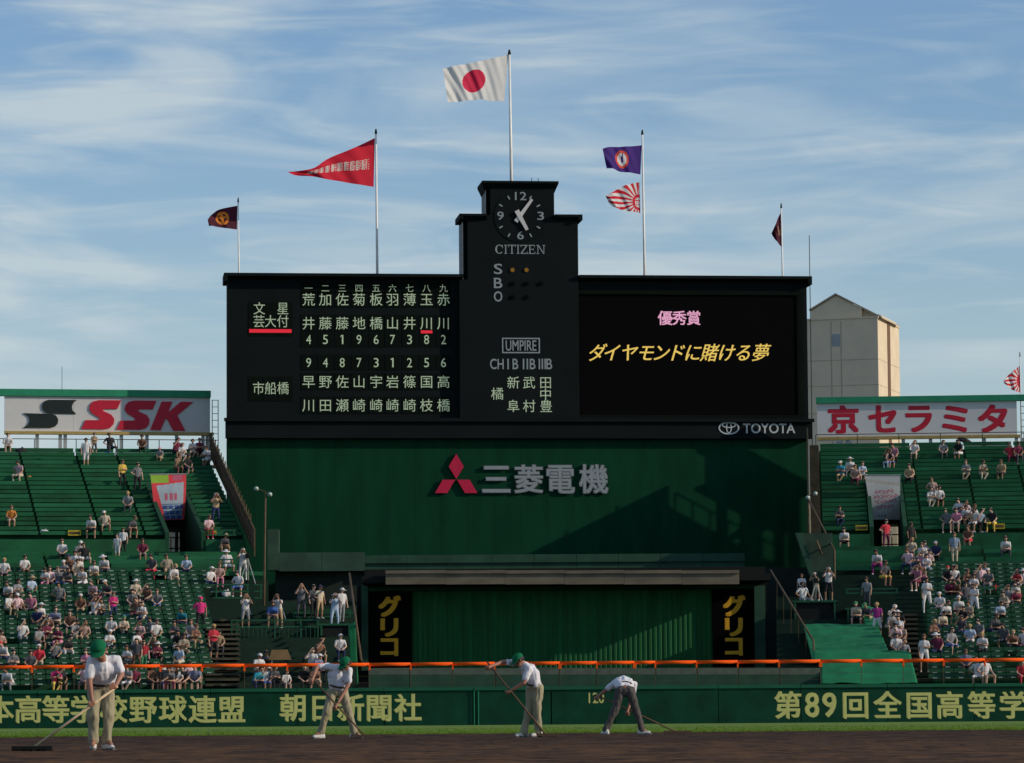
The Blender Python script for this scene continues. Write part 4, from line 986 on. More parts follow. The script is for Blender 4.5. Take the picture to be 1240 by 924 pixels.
railing('green two bar railing of the upper left crew landing', FC, 4.5, 355, 425, (739, 747), (356, 384, 424))
railing('green top railing around the highest left crew landing', LF, 27.0, 250, 286, (642, 648), (252, 283.5))
railing('green middle railing around the left crew landing', LF, 22.5, 250, 290, (677.5, 682), (252, 270, 288))
railing('green lower railing with long bar below the left crew', LF, 18, 258, 318, (708, 716, 724), (262, 280, 300, 316))
railing('green post frame on the right behind the magenta shirt', RF, 15.5, 1024, 1087, (713, 718), (1025.5, 1054, 1086))
railing('low green bar railing across the bottom of the left stand', FC, -8.5, 292, 425, (828.5, 831), (295, 345, 400))
def platform(label, fr, t, x0, x1, y_top, y_bot, dep=2.2, under_shade=G_black):
    e = thing('camera_platform', label, 'platform', fr.o, fr.a)
    r = fr.rect(x0, y_top, x1, y_bot, t)
    mb = MB(); mb.box(r[0] - .08, r[1] + .08, t - .1, t + dep, r[3] - .09, r[3]); mb.build('deck', G_rail, e)
    mb = MB(); mb.box(r[0], r[1], t, t + .05, r[2], r[3] - .095); mb.build('under_shade', under_shade, e)  # black sheet paints the dark void under the deck
    for x in (r[0], r[1] - .08): mb = MB(); mb.box(x, x + .08, t - .09, t - .003, r[2], r[3] - .095); mb.build('leg', G_rail, e)
    return e
platform('platform dark underneath behind the left picket railing', FC, .5, 388, 424, 755, 770)
platform('long dark platform with two cameramen left of the slanting beam', FC, 5.2, 356, 425, 741, 752)
platform('platform dark underneath with a cameraman and tripod on the right', RF, 13.6, 962, 1012, 727, 754)
platform('dark recess box between right platform and tarp', RF, 13.2, 1026, 1046, 736, 754)
wing = thing('sloping_wall', 'trapezoid green concrete stair wall below the right small floodlights', 'wall', (W(985, 690, 173).x, 173, 0))
o = wing.location
pts = [(963, 645.5), (1008, 645.5), (1010, 706), (984, 706)]
L = [W(p[0], p[1], 173) - o for p in pts]
mb = MB(); mb.prism([(q.x, q.z) for q in L], 0.02, 0.5); mb.build('wall_face', mat('dull_green_wall', (0.028, 0.055, 0.036), .85, .3, 1.5), wing)
q0, q1 = L[0], L[3]; mb = MB(); mb.prism([(q0.x, q0.z), (q0.x + .35, q0.z), (q1.x + .22, q1.z), (q1.x - .02, q1.z)], -0.12, 0.017); mb.build('edge_coping', G_terr, wing)
pp = W(1002, 655, 173) - o; qq = W(991, 670, 173) - o
mb = MB(); mb.tube((W(988, 655, 173) - o) + Vector((0, -.2, 0)), (W(994.5, 671, 173) - o) + Vector((0, -.2, 0)), 0.06, n=6); mb.build('handrail', G_rust, wing, True)
crd = thing('cardboard_sheet', 'brown cardboard sheet propped above the rail near the left crew', 'cardboard', (W(339, 798, 153).x, 153, 0))
o = crd.location; L = [W(*p, 153) - o for p in ((329, 787), (348, 786.5), (353, 799), (325.5, 799))]
mb = MB(); mb.prism([(q.x, q.z) for q in L], 0, 0.04); mb.build('sheet', G_card, crd)
def rsign(px, py, w, label, S):
    best = min(S.rows, key=lambda r: abs(S.fr.hit(px, py, r[0] + .45)[1] - r[1] - .32)); t, z = best
    x = S.fr.hit(px, py, t)[0]; e = thing('row_sign', label, 'sign', S.fr.world(x, t + .44, z), S.fr.a, 'yellow signs on the stand rows')
    h = .125; w = w * 185 / F / 2
    mb = MB(); mb.box(-w, w, 0, .03, .2, .2 + 2 * h); mb.build('sign_board', G_yellow, e)
    for f_ in (-.55, 0, .55): mb = MB(); mb.box(f_ * w - .09, f_ * w + .09, -.012, -.003, .2 + .06, .2 + .19); mb.build('sign_mark', G_rust, e)
rsign(91, 648, 15, 'yellow row sign in the left stand above the seated white cap', SL)
rsign(256.5, 650.5, 13, 'yellow row sign by the highest left crew landing', SL)
rsign(1043.5, 644.5, 14, 'yellow row sign left of the right stand entrance', SR)
rsign(1210, 640, 14, 'yellow row sign far right beside the seated group', SR)

# ------------------------------------------------------------------ people: continuous remeshed bodies
def capsule(mb, a, b, ra, rb, n=10, mi=0):
    a = Vector(a); b = Vector(b); d = b - a; L = d.length
    if L < 1e-5: d = Vector((0, 0, 1)); L = 1e-5
    d.normalize(); u = d.orthogonal().normalized(); w = d.cross(u); prof = []
    for k in range(1, 4): an = k * math.pi / 6 - math.pi / 2; prof.append((a + d * (ra * math.sin(an)), ra * math.cos(an)))
    prof.append((a, ra)); prof.append((b, rb))
    for k in range(1, 3): an = k * math.pi / 6; prof.append((b + d * (rb * math.sin(an)), rb * math.cos(an)))
    vs = [a - d * ra]; fs = []
    for c, r in prof:
        for k in range(n): t = 2 * math.pi * k / n; vs.append(c + (u * math.cos(t) + w * math.sin(t)) * r)
    vs.append(b + d * rb); m = len(prof)
    for k in range(n): fs.append((0, 1 + (k + 1) % n, 1 + k))
    for r in range(m - 1):
        for k in range(n): p = 1 + r * n; fs.append((p + k, p + (k + 1) % n, p + n + (k + 1) % n, p + n + k))
    p = 1 + (m - 1) * n
    for k in range(n): fs.append((p + k, p + (k + 1) % n, len(vs) - 1))
    mb.add(vs, fs, mi)
def remeshed(name, bones, vox, mats, dec=None, smooth_it=4, folds=0.0):
    """one continuous surface grown round tapered limbs; bones: (slot, a, b, ra, rb)"""
    mb = MB()
    for s_, a, b, ra, rb in bones: capsule(mb, a, b, ra, rb)
    me = bpy.data.meshes.new('tmp'); me.from_pydata(mb.v, [], mb.f); o = bpy.data.objects.new('tmp', me); COL.objects.link(o)
    r = o.modifiers.new('r', 'REMESH'); r.mode = 'VOXEL'; r.voxel_size = vox
    s_ = o.modifiers.new('s', 'SMOOTH'); s_.iterations = smooth_it; s_.factor = 0.5
    if dec: d = o.modifiers.new('d', 'DECIMATE'); d.ratio = dec
    bpy.context.view_layer.update()
    dg = bpy.context.evaluated_depsgraph_get(); out = bpy.data.meshes.new_from_object(o.evaluated_get(dg)); out.name = name
    bpy.data.objects.remove(o); bpy.data.meshes.remove(me)
    if folds:
        nn = [v.normal.copy() for v in out.vertices]
        for v, n_ in zip(out.vertices, nn):
            q = v.co; k = noise.noise(Vector((q.x * 9, q.y * 9, q.z * 5))) + .6 * noise.noise(Vector((q.x * 22, q.y * 22, q.z * 10 + 4)))
            v.co = q + n_ * (k * folds)
    out.materials.clear()
    for m in mats: out.materials.append(m)
    B = [(s_, Vector(a), Vector(b), ra, rb) for s_, a, b, ra, rb in bones]
    for p in out.polygons:
        c = p.center; best = 1e9; bs = 0
        for s_, a, b, ra, rb in B:
            d = b - a; L2 = max(d.length_squared, 1e-9); t = min(1, max(0, (c - a).dot(d) / L2)); e = (c - a - d * t).length - (ra + (rb - ra) * t)
            if e < best: best = e; bs = s_
        p.material_index = bs; p.use_smooth = True
    return out
SKIN, SH, BT, LL, SO, FA = range(6)
def fig(sit, lean=0.0, twist=0.0, arms=0, legs=0, female=False, hs=0.0):
    b = []; V = Vector
    if sit:
        pel = V((0, .34, .52)); ch = pel + V((hs * .3, -.10 - lean * .8, .42 - lean * .25)); nk = ch + V((hs * .2, -.03 - lean * .25, .13)); hd = nk + V((hs * .4, -.05 - lean * .2, .11))
        kx = .13 + (.07 if legs == 1 else 0)
        K = [V((-kx, -.06, .50)), V((kx + (.05 if legs == 2 else 0), -.08, .50))]
        A = [V((-kx, -.02, .09)), V((kx - (.14 if legs == 2 else 0), (-.10 if legs == 2 else -.02), .09 + (.1 if legs == 2 else 0)))]
        T = [a + V((0, -.13, -.045)) for a in A]
    else:
        pel = V((0, 0, .90)); ch = pel + V((hs * .2, -lean * .5, .40)); nk = ch + V((0, -.02 - lean * .2, .14)); hd = nk + V((0, -.04, .11))
        sp = .10 if legs == 0 else .16
        K = [V((-sp, -.03 - (.08 if legs == 2 else 0), .49)), V((sp, .02, .49))]
        A = [V((-sp, .02 - (.14 if legs == 2 else 0), .09)), V((sp, .05 + (.12 if legs == 2 else 0), .09))]
        T = [a + V((0, -.15, -.045)) for a in A]
    wd = .155 if female else .18
    b.append((SH, pel + V((0, 0, .04)), ch, .115, .115))
    for s_ in (-1, 1):
        b.append((SH, pel + V((.07 * s_, 0, .05)), ch + V((.09 * s_, 0, -.03)), .10, .095))
        hip = pel + V((.09 * s_, 0, -.01)); k = K[0] if s_ < 0 else K[1]; a = A[0] if s_ < 0 else A[1]; t = T[0] if s_ < 0 else T[1]
        b.append((BT, hip, k, .095, .062)); b.append((LL, k + (a - k) * .08, a, .056, .038)); b.append((SO, a + V((0, .03, -.04)), t, .042, .036))
        sh = ch + V((wd * s_, 0, .03)); 
        arm = arms if not isinstance(arms, tuple) else arms[0 if s_ < 0 else 1]
        if arm == 0:   # hands on knees / hanging
            el = sh + (V((.07 * s_, -.02, -.27)) if not sit else V((.08 * s_, -.06, -.25))); ha = (k + V((-.02 * s_, .05, .09))) if sit else el + V((.0, -.08, -.24))
        elif arm == 1: # folded in front
            el = sh + V((.07 * s_, -.08, -.25)); ha = ch + V((-.06 * s_, -.24, -.16))
        elif arm == 2: # raised to the face
            el = sh + V((.10 * s_, -.20, -.14)); ha = hd + V((.07 * s_, -.16, .0))
        elif arm == 3: # on the hip / propped
            el = sh + V((.17 * s_, .06, -.22)); ha = pel + V((.15 * s_, -.03, .10))
        else:          # elbows on knees
            el = k + V((.02 * s_, .09, .10)); ha = V((.03 * s_, k.y - .08, k.z + .10))
        mid = sh + (el - sh) * .62
        b.append((SH, sh, mid, .060, .058)); b.append((FA, mid, el, .046, .042)); b.append((FA, el, ha, .040, .030))
        d = (ha - el).normalized(); b.append((SKIN, ha, ha + d * .08, .034, .026))
        for f_ in (-.022, 0, .022): b.append((SKIN, ha + d * .07 + V((f_, 0, 0)), ha + d * .14 + V((f_ * 1.3, -.01, 0)), .012, .010))
        b.append((SKIN, ha, ha + d * .05 + V((-.045 * s_, -.01, 0)), .014, .011))
    b.append((SH, ch + V((-wd + .02, 0, .03)), ch + V((wd - .02, 0, .03)), .062, .062))
    b.append((SKIN, ch + V((0, 0, .06)), nk + V((0, 0, .04)), .055, .05))
    b.append((SKIN, hd + V((0, .01, .03)), hd + V((0, -.015, -.035)), .098, .078))
    b.append((SKIN, hd + V((0, -.09, .0)), hd + V((0, -.112, -.025)), .014, .016))
    b.append((BT, pel + V((-.08, .01, 0)), pel + V((.08, .01, 0)), .115, .115))
    return b, hd
dummy = [mat('skin', (0.42, 0.25, 0.17), .6, .05), mat('shirt', (.5, .5, .5)), mat('bottoms', (.1, .1, .1)), mat('lower_leg', (.1, .1, .1)), mat('shoes', (.3, .3, .3)), mat('forearm', (.42, .25, .17))]
POSE = {}
def defpose(k, **kw):
    b, hd = fig(**kw); POSE[k] = (remeshed('person_' + k, b, 0.022, dummy, 0.45, 2), hd, kw['sit'])
defpose('s0', sit=True, lean=0.05, arms=0)
defpose('s1', sit=True, lean=0.28, arms=4, legs=1)
defpose('s2', sit=True, lean=0.02, arms=(2, 0), legs=0, hs=.08)
defpose('s3', sit=True, lean=0.08, arms=1, legs=2, female=True)
defpose('s4', sit=True, lean=-0.06, arms=(3, 0), legs=1, hs=-.1)
defpose('t0', sit=False, arms=0)
defpose('t1', sit=False, arms=(3, 0), legs=1)
defpose('t2', sit=False, arms=(0, 1), legs=2, female=True)
defpose('t3', sit=False, lean=.1, arms=2, legs=1)
# head gear meshes, centred on the head
def dome(mb, r, z0, squash=1.0, cy=0.0, mi=0, n=12, m=5, front=None):
    vs = []; fs = []
    for j in range(m + 1):
        a = math.asin(max(-1, z0 / r)) + (math.pi / 2 - math.asin(max(-1, z0 / r))) * j / m
        for k in range(n):
            t = 2 * math.pi * k / n; rr = r * math.cos(a); y = rr * math.sin(t) * 1.08; z = r * math.sin(a) * squash
            if front is not None and y < 0 and z < front: z = front + (z - front) * .1
            vs.append((rr * math.cos(t), y + cy, z))
    for j in range(m):
        for k in range(n): fs.append((j * n + k, j * n + (k + 1) % n, (j + 1) * n + (k + 1) % n, (j + 1) * n + k))
    fs.append(tuple(range(m * n, m * n + n))); fs.append(tuple(range(n - 1, -1, -1))); mb.add(vs, fs, mi)
def hat_mesh(kind, M):
    mb = MB()
    if kind == 'hair': dome(mb, .115, -.035, 1.0, .012, front=.035)
    elif kind == 'long': dome(mb, .12, -.03, 1.0, .02, front=.035); capsule(mb, (0, .06, -.02), (0, .07, -.17), .085, .06); 
    elif kind == 'cap': 
        dome(mb, .118, .015, 1.0, .01)
        mb.prism([(-.07, .015), (.07, .015), (.07, .027), (-.07, .027)], -.20, -.09)
    elif kind == 'sunhat':
        dome(mb, .115, .03, 1.05, .01)
        vs = []; n = 16
        for r_, z in ((.10, .045), (.21, .015), (.21, .005), (.10, .03)):
            for k in range(n): t = 2 * math.pi * k / n; vs.append((r_ * math.cos(t), r_ * math.sin(t) + .01, z))
        mb.add(vs, [(a * n + k, a * n + (k + 1) % n, ((a + 1) % 4) * n + (k + 1) % n, ((a + 1) % 4) * n + k) for a in range(4) for k in range(n)])
    me = mb.mesh(kind, [M])
    for p in me.polygons: p.use_smooth = True
    return me
_mc = {}
def cm(word, rough=.8):
    if word not in _mc: _mc[word] = mat('cloth_' + word.replace(' ', '_'), PAL[word], rough, .10, 6)
    return _mc[word]
PAL = {'white': (.60, .58, .57), 'grey': (.24, .24, .25), 'dark grey': (.07, .07, .08), 'black': (.015, .015, .018), 'navy': (.02, .03, .09), 'pale blue': (.36, .45, .58),
       'blue': (.06, .14, .42), 'teal': (.03, .27, .36), 'orange': (.70, .26, .05), 'yellow': (.68, .45, .08), 'pink': (.62, .22, .32), 'hot pink': (.60, .03, .17), 'red': (.52, .03, .05),
       'maroon': (.15, .02, .05), 'brown': (.17, .085, .055), 'tan': (.45, .31, .18), 'beige': (.52, .43, .32), 'khaki': (.32, .27, .17), 'green': (.04, .20, .09), 'magenta': (.34, .03, .20), 'pale pink': (.68, .46, .48)}
skins = [mat('skin_tone', (.42, .24, .155), .6, .05), mat('skin_tone_light', (.55, .35, .25), .6, .05), mat('skin_tone_tan', (.30, .16, .10), .6, .05)]
HM = {'hair': mat('black_hair', (.012, .010, .010), .6, .1), 'brownhair': mat('brown_hair', (.09, .045, .025), .6, .1), 'blondhair': mat('fair_hair', (.42, .28, .10), .6, .1)}
HATS = {}
def hat_obj(code):
    """code -> (mesh, name, words)"""
    if code not in HATS:
        kind, colr = {'h': ('hair', None), 'hb': ('hair', 'brownhair'), 'hf': ('hair', 'blondhair'), 'l': ('long', None), 'lb': ('long', 'brownhair'), 'cw': ('cap', 'white'), 'cr': ('cap', 'red'),
                      'cg': ('cap', 'green'), 'cb': ('cap', 'navy'), 'ck': ('cap', 'black'), 'sw': ('sunhat', 'white'), 'st': ('sunhat', 'tan'), 'cp': ('cap', 'pink'), 'cm': ('cap', 'hot pink')}[code]
        m = HM['hair'] if colr is None else HM[colr] if colr in HM else cm(colr)
        w = {'h': 'black-haired', 'hb': 'brown-haired', 'hf': 'fair-haired', 'l': 'long-haired', 'lb': 'long brown-haired'}.get(code) or (('%s-capped' if kind == 'cap' else '%s-hatted') % colr)
        HATS[code] = (hat_mesh(kind, m), 'hair' if kind in ('hair', 'long') else ('cap' if kind == 'cap' else 'sun_hat'), w)
    return HATS[code]
PEOPLE = []
def striped(word):
    k = word + ' striped'
    if k not in _mc:
        m = mat('striped_' + word.replace(' ', '_'), PAL[word], .8, 0); t = m.node_tree; b = t.nodes['Principled BSDF']
        c = N(t, 'ShaderNodeTexCoord'); w = N(t, 'ShaderNodeTexWave'); w.inputs['Scale'].default_value = 5.0; w.bands_direction = 'Z'; w.inputs['Distortion'].default_value = 1.5
        t.links.new(c.outputs['Object'], w.inputs[0]); mx_ = N(t, 'ShaderNodeMix', data_type='RGBA')
        a = PAL[word]; mx_.inputs[6].default_value = (*a, 1); mx_.inputs[7].default_value = (*[x * .25 for x in a], 1) if sum(a) > .6 else (*[min(1, x * 2 + .25) for x in a], 1)
        t.links.new(w.outputs['Fac'], mx_.inputs[0]); t.links.new(mx_.outputs[2], b.inputs['Base Color']); _mc[k] = m
    return _mc[k]
def spectator(S, px, py, pose, shirt, bottoms, head='h', bare=True, scale=1.0, where=None, row=None):
    fr = S.fr; me, hd, sit = POSE[pose]
    Ht = (hd.z + .13) * scale * .94
    rows = S.rows if row is None else [S.rows[row]]
    cand = min(rows, key=lambda r: abs(fr.hit(px, py, r[0] + .4)[1] - Ht - r[1]))
    t, z = cand; x = fr.hit(px, py, t + .4)[0]; i = S.rows.index(cand)
    if not hasattr(me, 'users'): pass
    o = bpy.data.objects.new('person', me); COL.objects.link(o)
    sk = random.choice(skins); mats_ = [sk, striped(shirt) if shirt not in ('white',) and random.random() < .28 else cm(shirt), cm(bottoms), sk if bare else cm(bottoms), cm(random.choice(['white', 'white', 'grey', 'black'])), sk]
    for k, m in enumerate(mats_): o.material_slots[k].link = 'OBJECT'; o.material_slots[k].material = m
    s_ = scale * random.uniform(.90, .98); o.scale = (s_, s_, s_)
    o.location = fr.world(x, t + (.30 if sit else .34), z); o.rotation_euler = (0, 0, fr.a + random.uniform(-.6, .6))
    hm, hn, hw = hat_obj(head); h = bpy.data.objects.new(hn, hm); COL.objects.link(h); h.parent = o; h.location = hd
    h.rotation_euler = (random.uniform(-.1, .25), 0, random.uniform(-.3, .3))
    side = 'left' if S is SL else 'right'
    if where is None: where = ('top rows of the %s stand' if i >= 45 else 'upper %s stand' if i > NL else 'mid %s stand' if i > 19 else 'lower %s stand' if i > 5 else 'foot of the %s stand') % side
    PEOPLE.append(dict(o=o, px=px, key=('seated' if sit else 'standing', hw, shirt, bottoms, where), side=side, child=scale < .85))
    return o
def sp(S, L):
    for r in L:
        px, py, pose, sh, bt, hd = r[:6]; kw = r[6] if len(r) > 6 else {}
        if pose in ('s', 't'): pose = random.choice(['s0', 's0', 's1', 's2', 's3', 's4'] if pose == 's' else ['t0', 't1', 't2'])
        if 'bare' not in kw: kw['bare'] = bt in ('white', 'khaki', 'blue') or random.random() < .45
        spectator(S, px, py, pose, sh, bt, hd, **kw)
random.seed(21)
sp(SL, [(9.5, 519, 's', 'white', 'khaki', 'h'), (20, 560, 's4', 'pale pink', 'beige', 'h'), (104, 532, 't', 'white', 'white', 'h'), (114, 521, 't2', 'tan', 'dark grey', 'hb', dict(scale=.8)), (14, 613, 's', 'orange', 'beige', 'hb'),
 (110, 625, 's1', 'white', 'black', 'h'), (128, 618, 's', 'beige', 'khaki', 'cw'), (75, 650, 's', 'white', 'black', 'hb'), (96, 653, 's1', 'dark grey', 'white', 'cw'), (90, 664, 's', 'white', 'grey', 'h'), (104, 657, 's', 'black', 'white', 'h'),
 (31, 671, 's', 'white', 'brown', 'h'), (5, 677, 's', 'white', 'navy', 'hf'), (136, 526, 's4', 'black', 'dark grey', 'h'), (171.6, 524.5, 's', 'brown', 'black', 'h'), (192.4, 539, 's', 'grey', 'khaki', 'cp', dict(scale=.8)),
 (216, 528, 's', 'maroon', 'black', 'h'), (221, 536.5, 's', 'white', 'white', 'hb'), (217.5, 549.5, 's', 'tan', 'brown', 'hb'), (233, 532, 's3', 'white', 'beige', 'h'), (229.6, 549.5, 's', 'black', 'navy', 'h'), (241.8, 529, 's', 'maroon', 'black', 'h'), (248.7, 541, 's3', 'white', 'white', 'h'),
 (148, 556, 't2', 'yellow', 'black', 'h'), (166.4, 559, 't1', 'black', 'black', 'h', dict(bare=False)), (154, 595, 's0', 'grey', 'dark grey', 'hf'), (149, 632, 't0', 'white', 'black', 'h', dict(scale=.85)), (160.8, 626, 's1', 'dark grey', 'brown', 'hb'), (142, 647, 't0', 'white', 'white', 'h', dict(scale=.78)),
 (172.5, 650, 's', 'maroon', 'grey', 'h'), (9.5, 700, 's1', 'white', 'black', 'h'), (40.7, 694, 's', 'pale blue', 'green', 'st'), (53.7, 686.5, 's3', 'white', 'pink', 'h'), (60, 688, 's', 'pale pink', 'dark grey', 'h'), (72.8, 685.6, 's', 'grey', 'blue', 'hb', dict(bare=False)), (73, 703, 's4', 'black', 'black', 'h'),
 (93.6, 677, 's0', 'beige', 'beige', 'h'), (98, 686, 's3', 'white', 'white', 'hb'), (113.5, 678.7, 's', 'white', 'tan', 'h'), (125.6, 672.6, 's1', 'white', 'dark grey', 'sw'), (111.8, 700, 's', 'pale pink', 'black', 'hb'), (129, 702, 's1', 'dark grey', 'dark grey', 'cw'),
 (20.8, 716, 's', 'brown', 'black', 'h'), (37, 717.7, 's', 'pink', 'dark grey', 'h'), (48.5, 727, 's1', 'white', 'navy', 'sw'), (42.5, 734, 's', 'navy', 'black', 'h'), (66.7, 734, 's1', 'navy', 'khaki', 'h'), (97, 718.5, 's', 'brown', 'tan', 'cw'), (112.6, 719.4, 's', 'white', 'white', 'hb'), (119.6, 722, 's2', 'white', 'black', 'h'),
 (137, 715, 't2', 'hot pink', 'navy', 'hb', dict(bare=False, scale=.9)), (50.3, 757.5, 's', 'grey', 'dark grey', 'h'), (68.4, 755.8, 's3', 'maroon', 'pink', 'h'), (82.3, 767, 's1', 'black', 'white', 'h', dict(bare=False)), (102.2, 751.4, 's2', 'brown', 'khaki', 'hb'), (133.4, 760, 's3', 'white', 'dark grey', 'cw'), (134, 745, 's', 'white', 'black', 'h'),
 (2.6, 764, 's', 'brown', 'brown', 'h'), (3, 778, 's1', 'white', 'navy', 'cr'), (16.5, 784.4, 's', 'grey', 'grey', 'h'), (37.3, 783.5, 's', 'dark grey', 'black', 'h'), (46.8, 781, 's', 'red', 'beige', 'cw'), (103, 788.7, 's3', 'pink', 'dark grey', 'h'), (68.4, 803, 's3', 'hot pink', 'yellow', 'h'), (76, 806, 's', 'black', 'black', 'h'), (99.6, 806, 's', 'pale pink', 'dark grey', 'hb'), (8, 808, 's1', 'white', 'grey', 'h'),
 (164.7, 701, 's0', 'beige', 'beige', 'sw'), (175, 704.7, 's2', 'brown', 'black', 'l'), (163.8, 722, 's', 'brown', 'maroon', 'hb'), (169.5, 727, 's3', 'white', 'beige', 'h'), (167, 747, 's2', 'pale pink', 'maroon', 'h'), (168, 760, 's3', 'white', 'brown', 'h'), (189.8, 713, 's0', 'black', 'blue', 'hb', dict(bare=True)), (190.6, 750.6, 's', 'white', 'green', 'h'),
 (210.6, 684.7, 's', 'white', 'beige', 'hf'), (225.3, 672.6, 's', 'pale blue', 'navy', 'h'), (182, 671.7, 's4', 'dark grey', 'red', 'h'), (204.5, 671.5, 's4', 'beige', 'tan', 'h'), (220, 734, 's1', 'teal', 'navy', 'h'), (242.6, 721, 't1', 'hot pink', 'black', 'cm'), (210.6, 752.3, 's', 'dark grey', 'grey', 'h'), (216, 763, 's', 'black', 'white', 'h'),
 (230.5, 750.6, 's0', 'grey', 'pale blue', 'hb'), (238.3, 758.4, 's', 'brown', 'tan', 'hb'), (258.2, 757.5, 't2', 'red', 'black', 'hf', dict(bare=True)), (214, 777.4, 's0', 'pale blue', 'beige', 'h'), (174, 771.4, 't0', 'red', 'green', 'h', dict(scale=.9, bare=True)), (183.7, 766, 's2', 'brown', 'pink', 'hb'), (165.5, 774, 't1', 'dark grey', 'brown', 'h', dict(scale=.9)), (152.5, 779, 's3', 'white', 'black', 'h'),
 (213, 804, 's2', 'white', 'dark grey', 'cw'), (187, 815, 's', 'brown', 'black', 'h'), (204.5, 814, 's1', 'black', 'maroon', 'h'), (220, 815, 's0', 'black', 'brown', 'h'), (164.6, 808, 's', 'maroon', 'black', 'h'), (152, 815, 's', 'grey', 'white', 'h'), (194, 811, 's', 'dark grey', 'navy', 'cw'), (238, 815, 's', 'grey', 'green', 'h'),
 (28, 748, 's', 'white', 'grey', 'h'), (84, 738, 's', 'brown', 'navy', 'h'), (150, 742, 's3', 'beige', 'black', 'cg'), (124, 776, 's', 'dark grey', 'grey', 'h')])
cl_ = dict(where='left camera platforms')
def C(**k): d = dict(cl_); d.update(k); return d
sp(SL, [(258, 685.6, 's', 'white', 'navy', 'cw', C()), (266, 679, 's', 'brown', 'pink', 'hb', C()), (261, 600, 't3', 'tan', 'navy', 'cw', C(bare=False)), (254, 632, 's', 'pale pink', 'red', 'hb', C()), (272, 642, 's1', 'dark grey', 'tan', 'st', C()), (277, 664, 's', 'white', 'white', 'sw', C()),
 (294, 661, 't3', 'white', 'white', 'cw', C(bare=False)), (287, 689, 's4', 'white', 'blue', 'h', C()), (297, 719, 't3', 'white', 'grey', 'hf', C()), (337, 720, 't3', 'white', 'tan', 'h', C()), (330, 731, 's1', 'blue', 'khaki', 'h', C()), (364.5, 705, 't3', 'grey', 'dark grey', 'h', C()), (387, 706, 't1', 'beige', 'tan', 'cb', C()), (379, 708, 't0', 'dark grey', 'black', 'h', C()),
 (405, 716, 't3', 'pale blue', 'pale blue', 'sw', C(bare=False)), (413.5, 714, 't0', 'white', 'grey', 'cw', C(bare=False)), (315.5, 793, 's', 'white', 'brown', 'cw', C(where='left foot rows')), (322.6, 785, 's', 'dark grey', 'black', 'h', C(where='left foot rows')), (376, 787, 's2', 'white', 'black', 'h', C(where='left foot rows')), (390, 770, 's2', 'brown', 'khaki', 'hb', C(where='left foot rows')),
 (412.5, 769, 's0', 'white', 'navy', 'cw', C(where='left foot rows')), (388.7, 791, 's', 'navy', 'black', 'cw', C(where='left foot rows')), (323.4, 803, 's2', 'white', 'blue', 'cw', C(where='left foot rows')), (313.5, 808, 's1', 'teal', 'navy', 'h', C(where='left foot rows')), (348, 812, 's0', 'white', 'grey', 'hb', C(where='left foot rows', scale=.8)), (381, 807, 's1', 'brown', 'beige', 'hb', C(where='left foot rows')), (369, 812, 's', 'black', 'black', 'cw', C(where='left foot rows')), (334, 812, 's', 'dark grey', 'black', 'h', C(where='left foot rows'))])
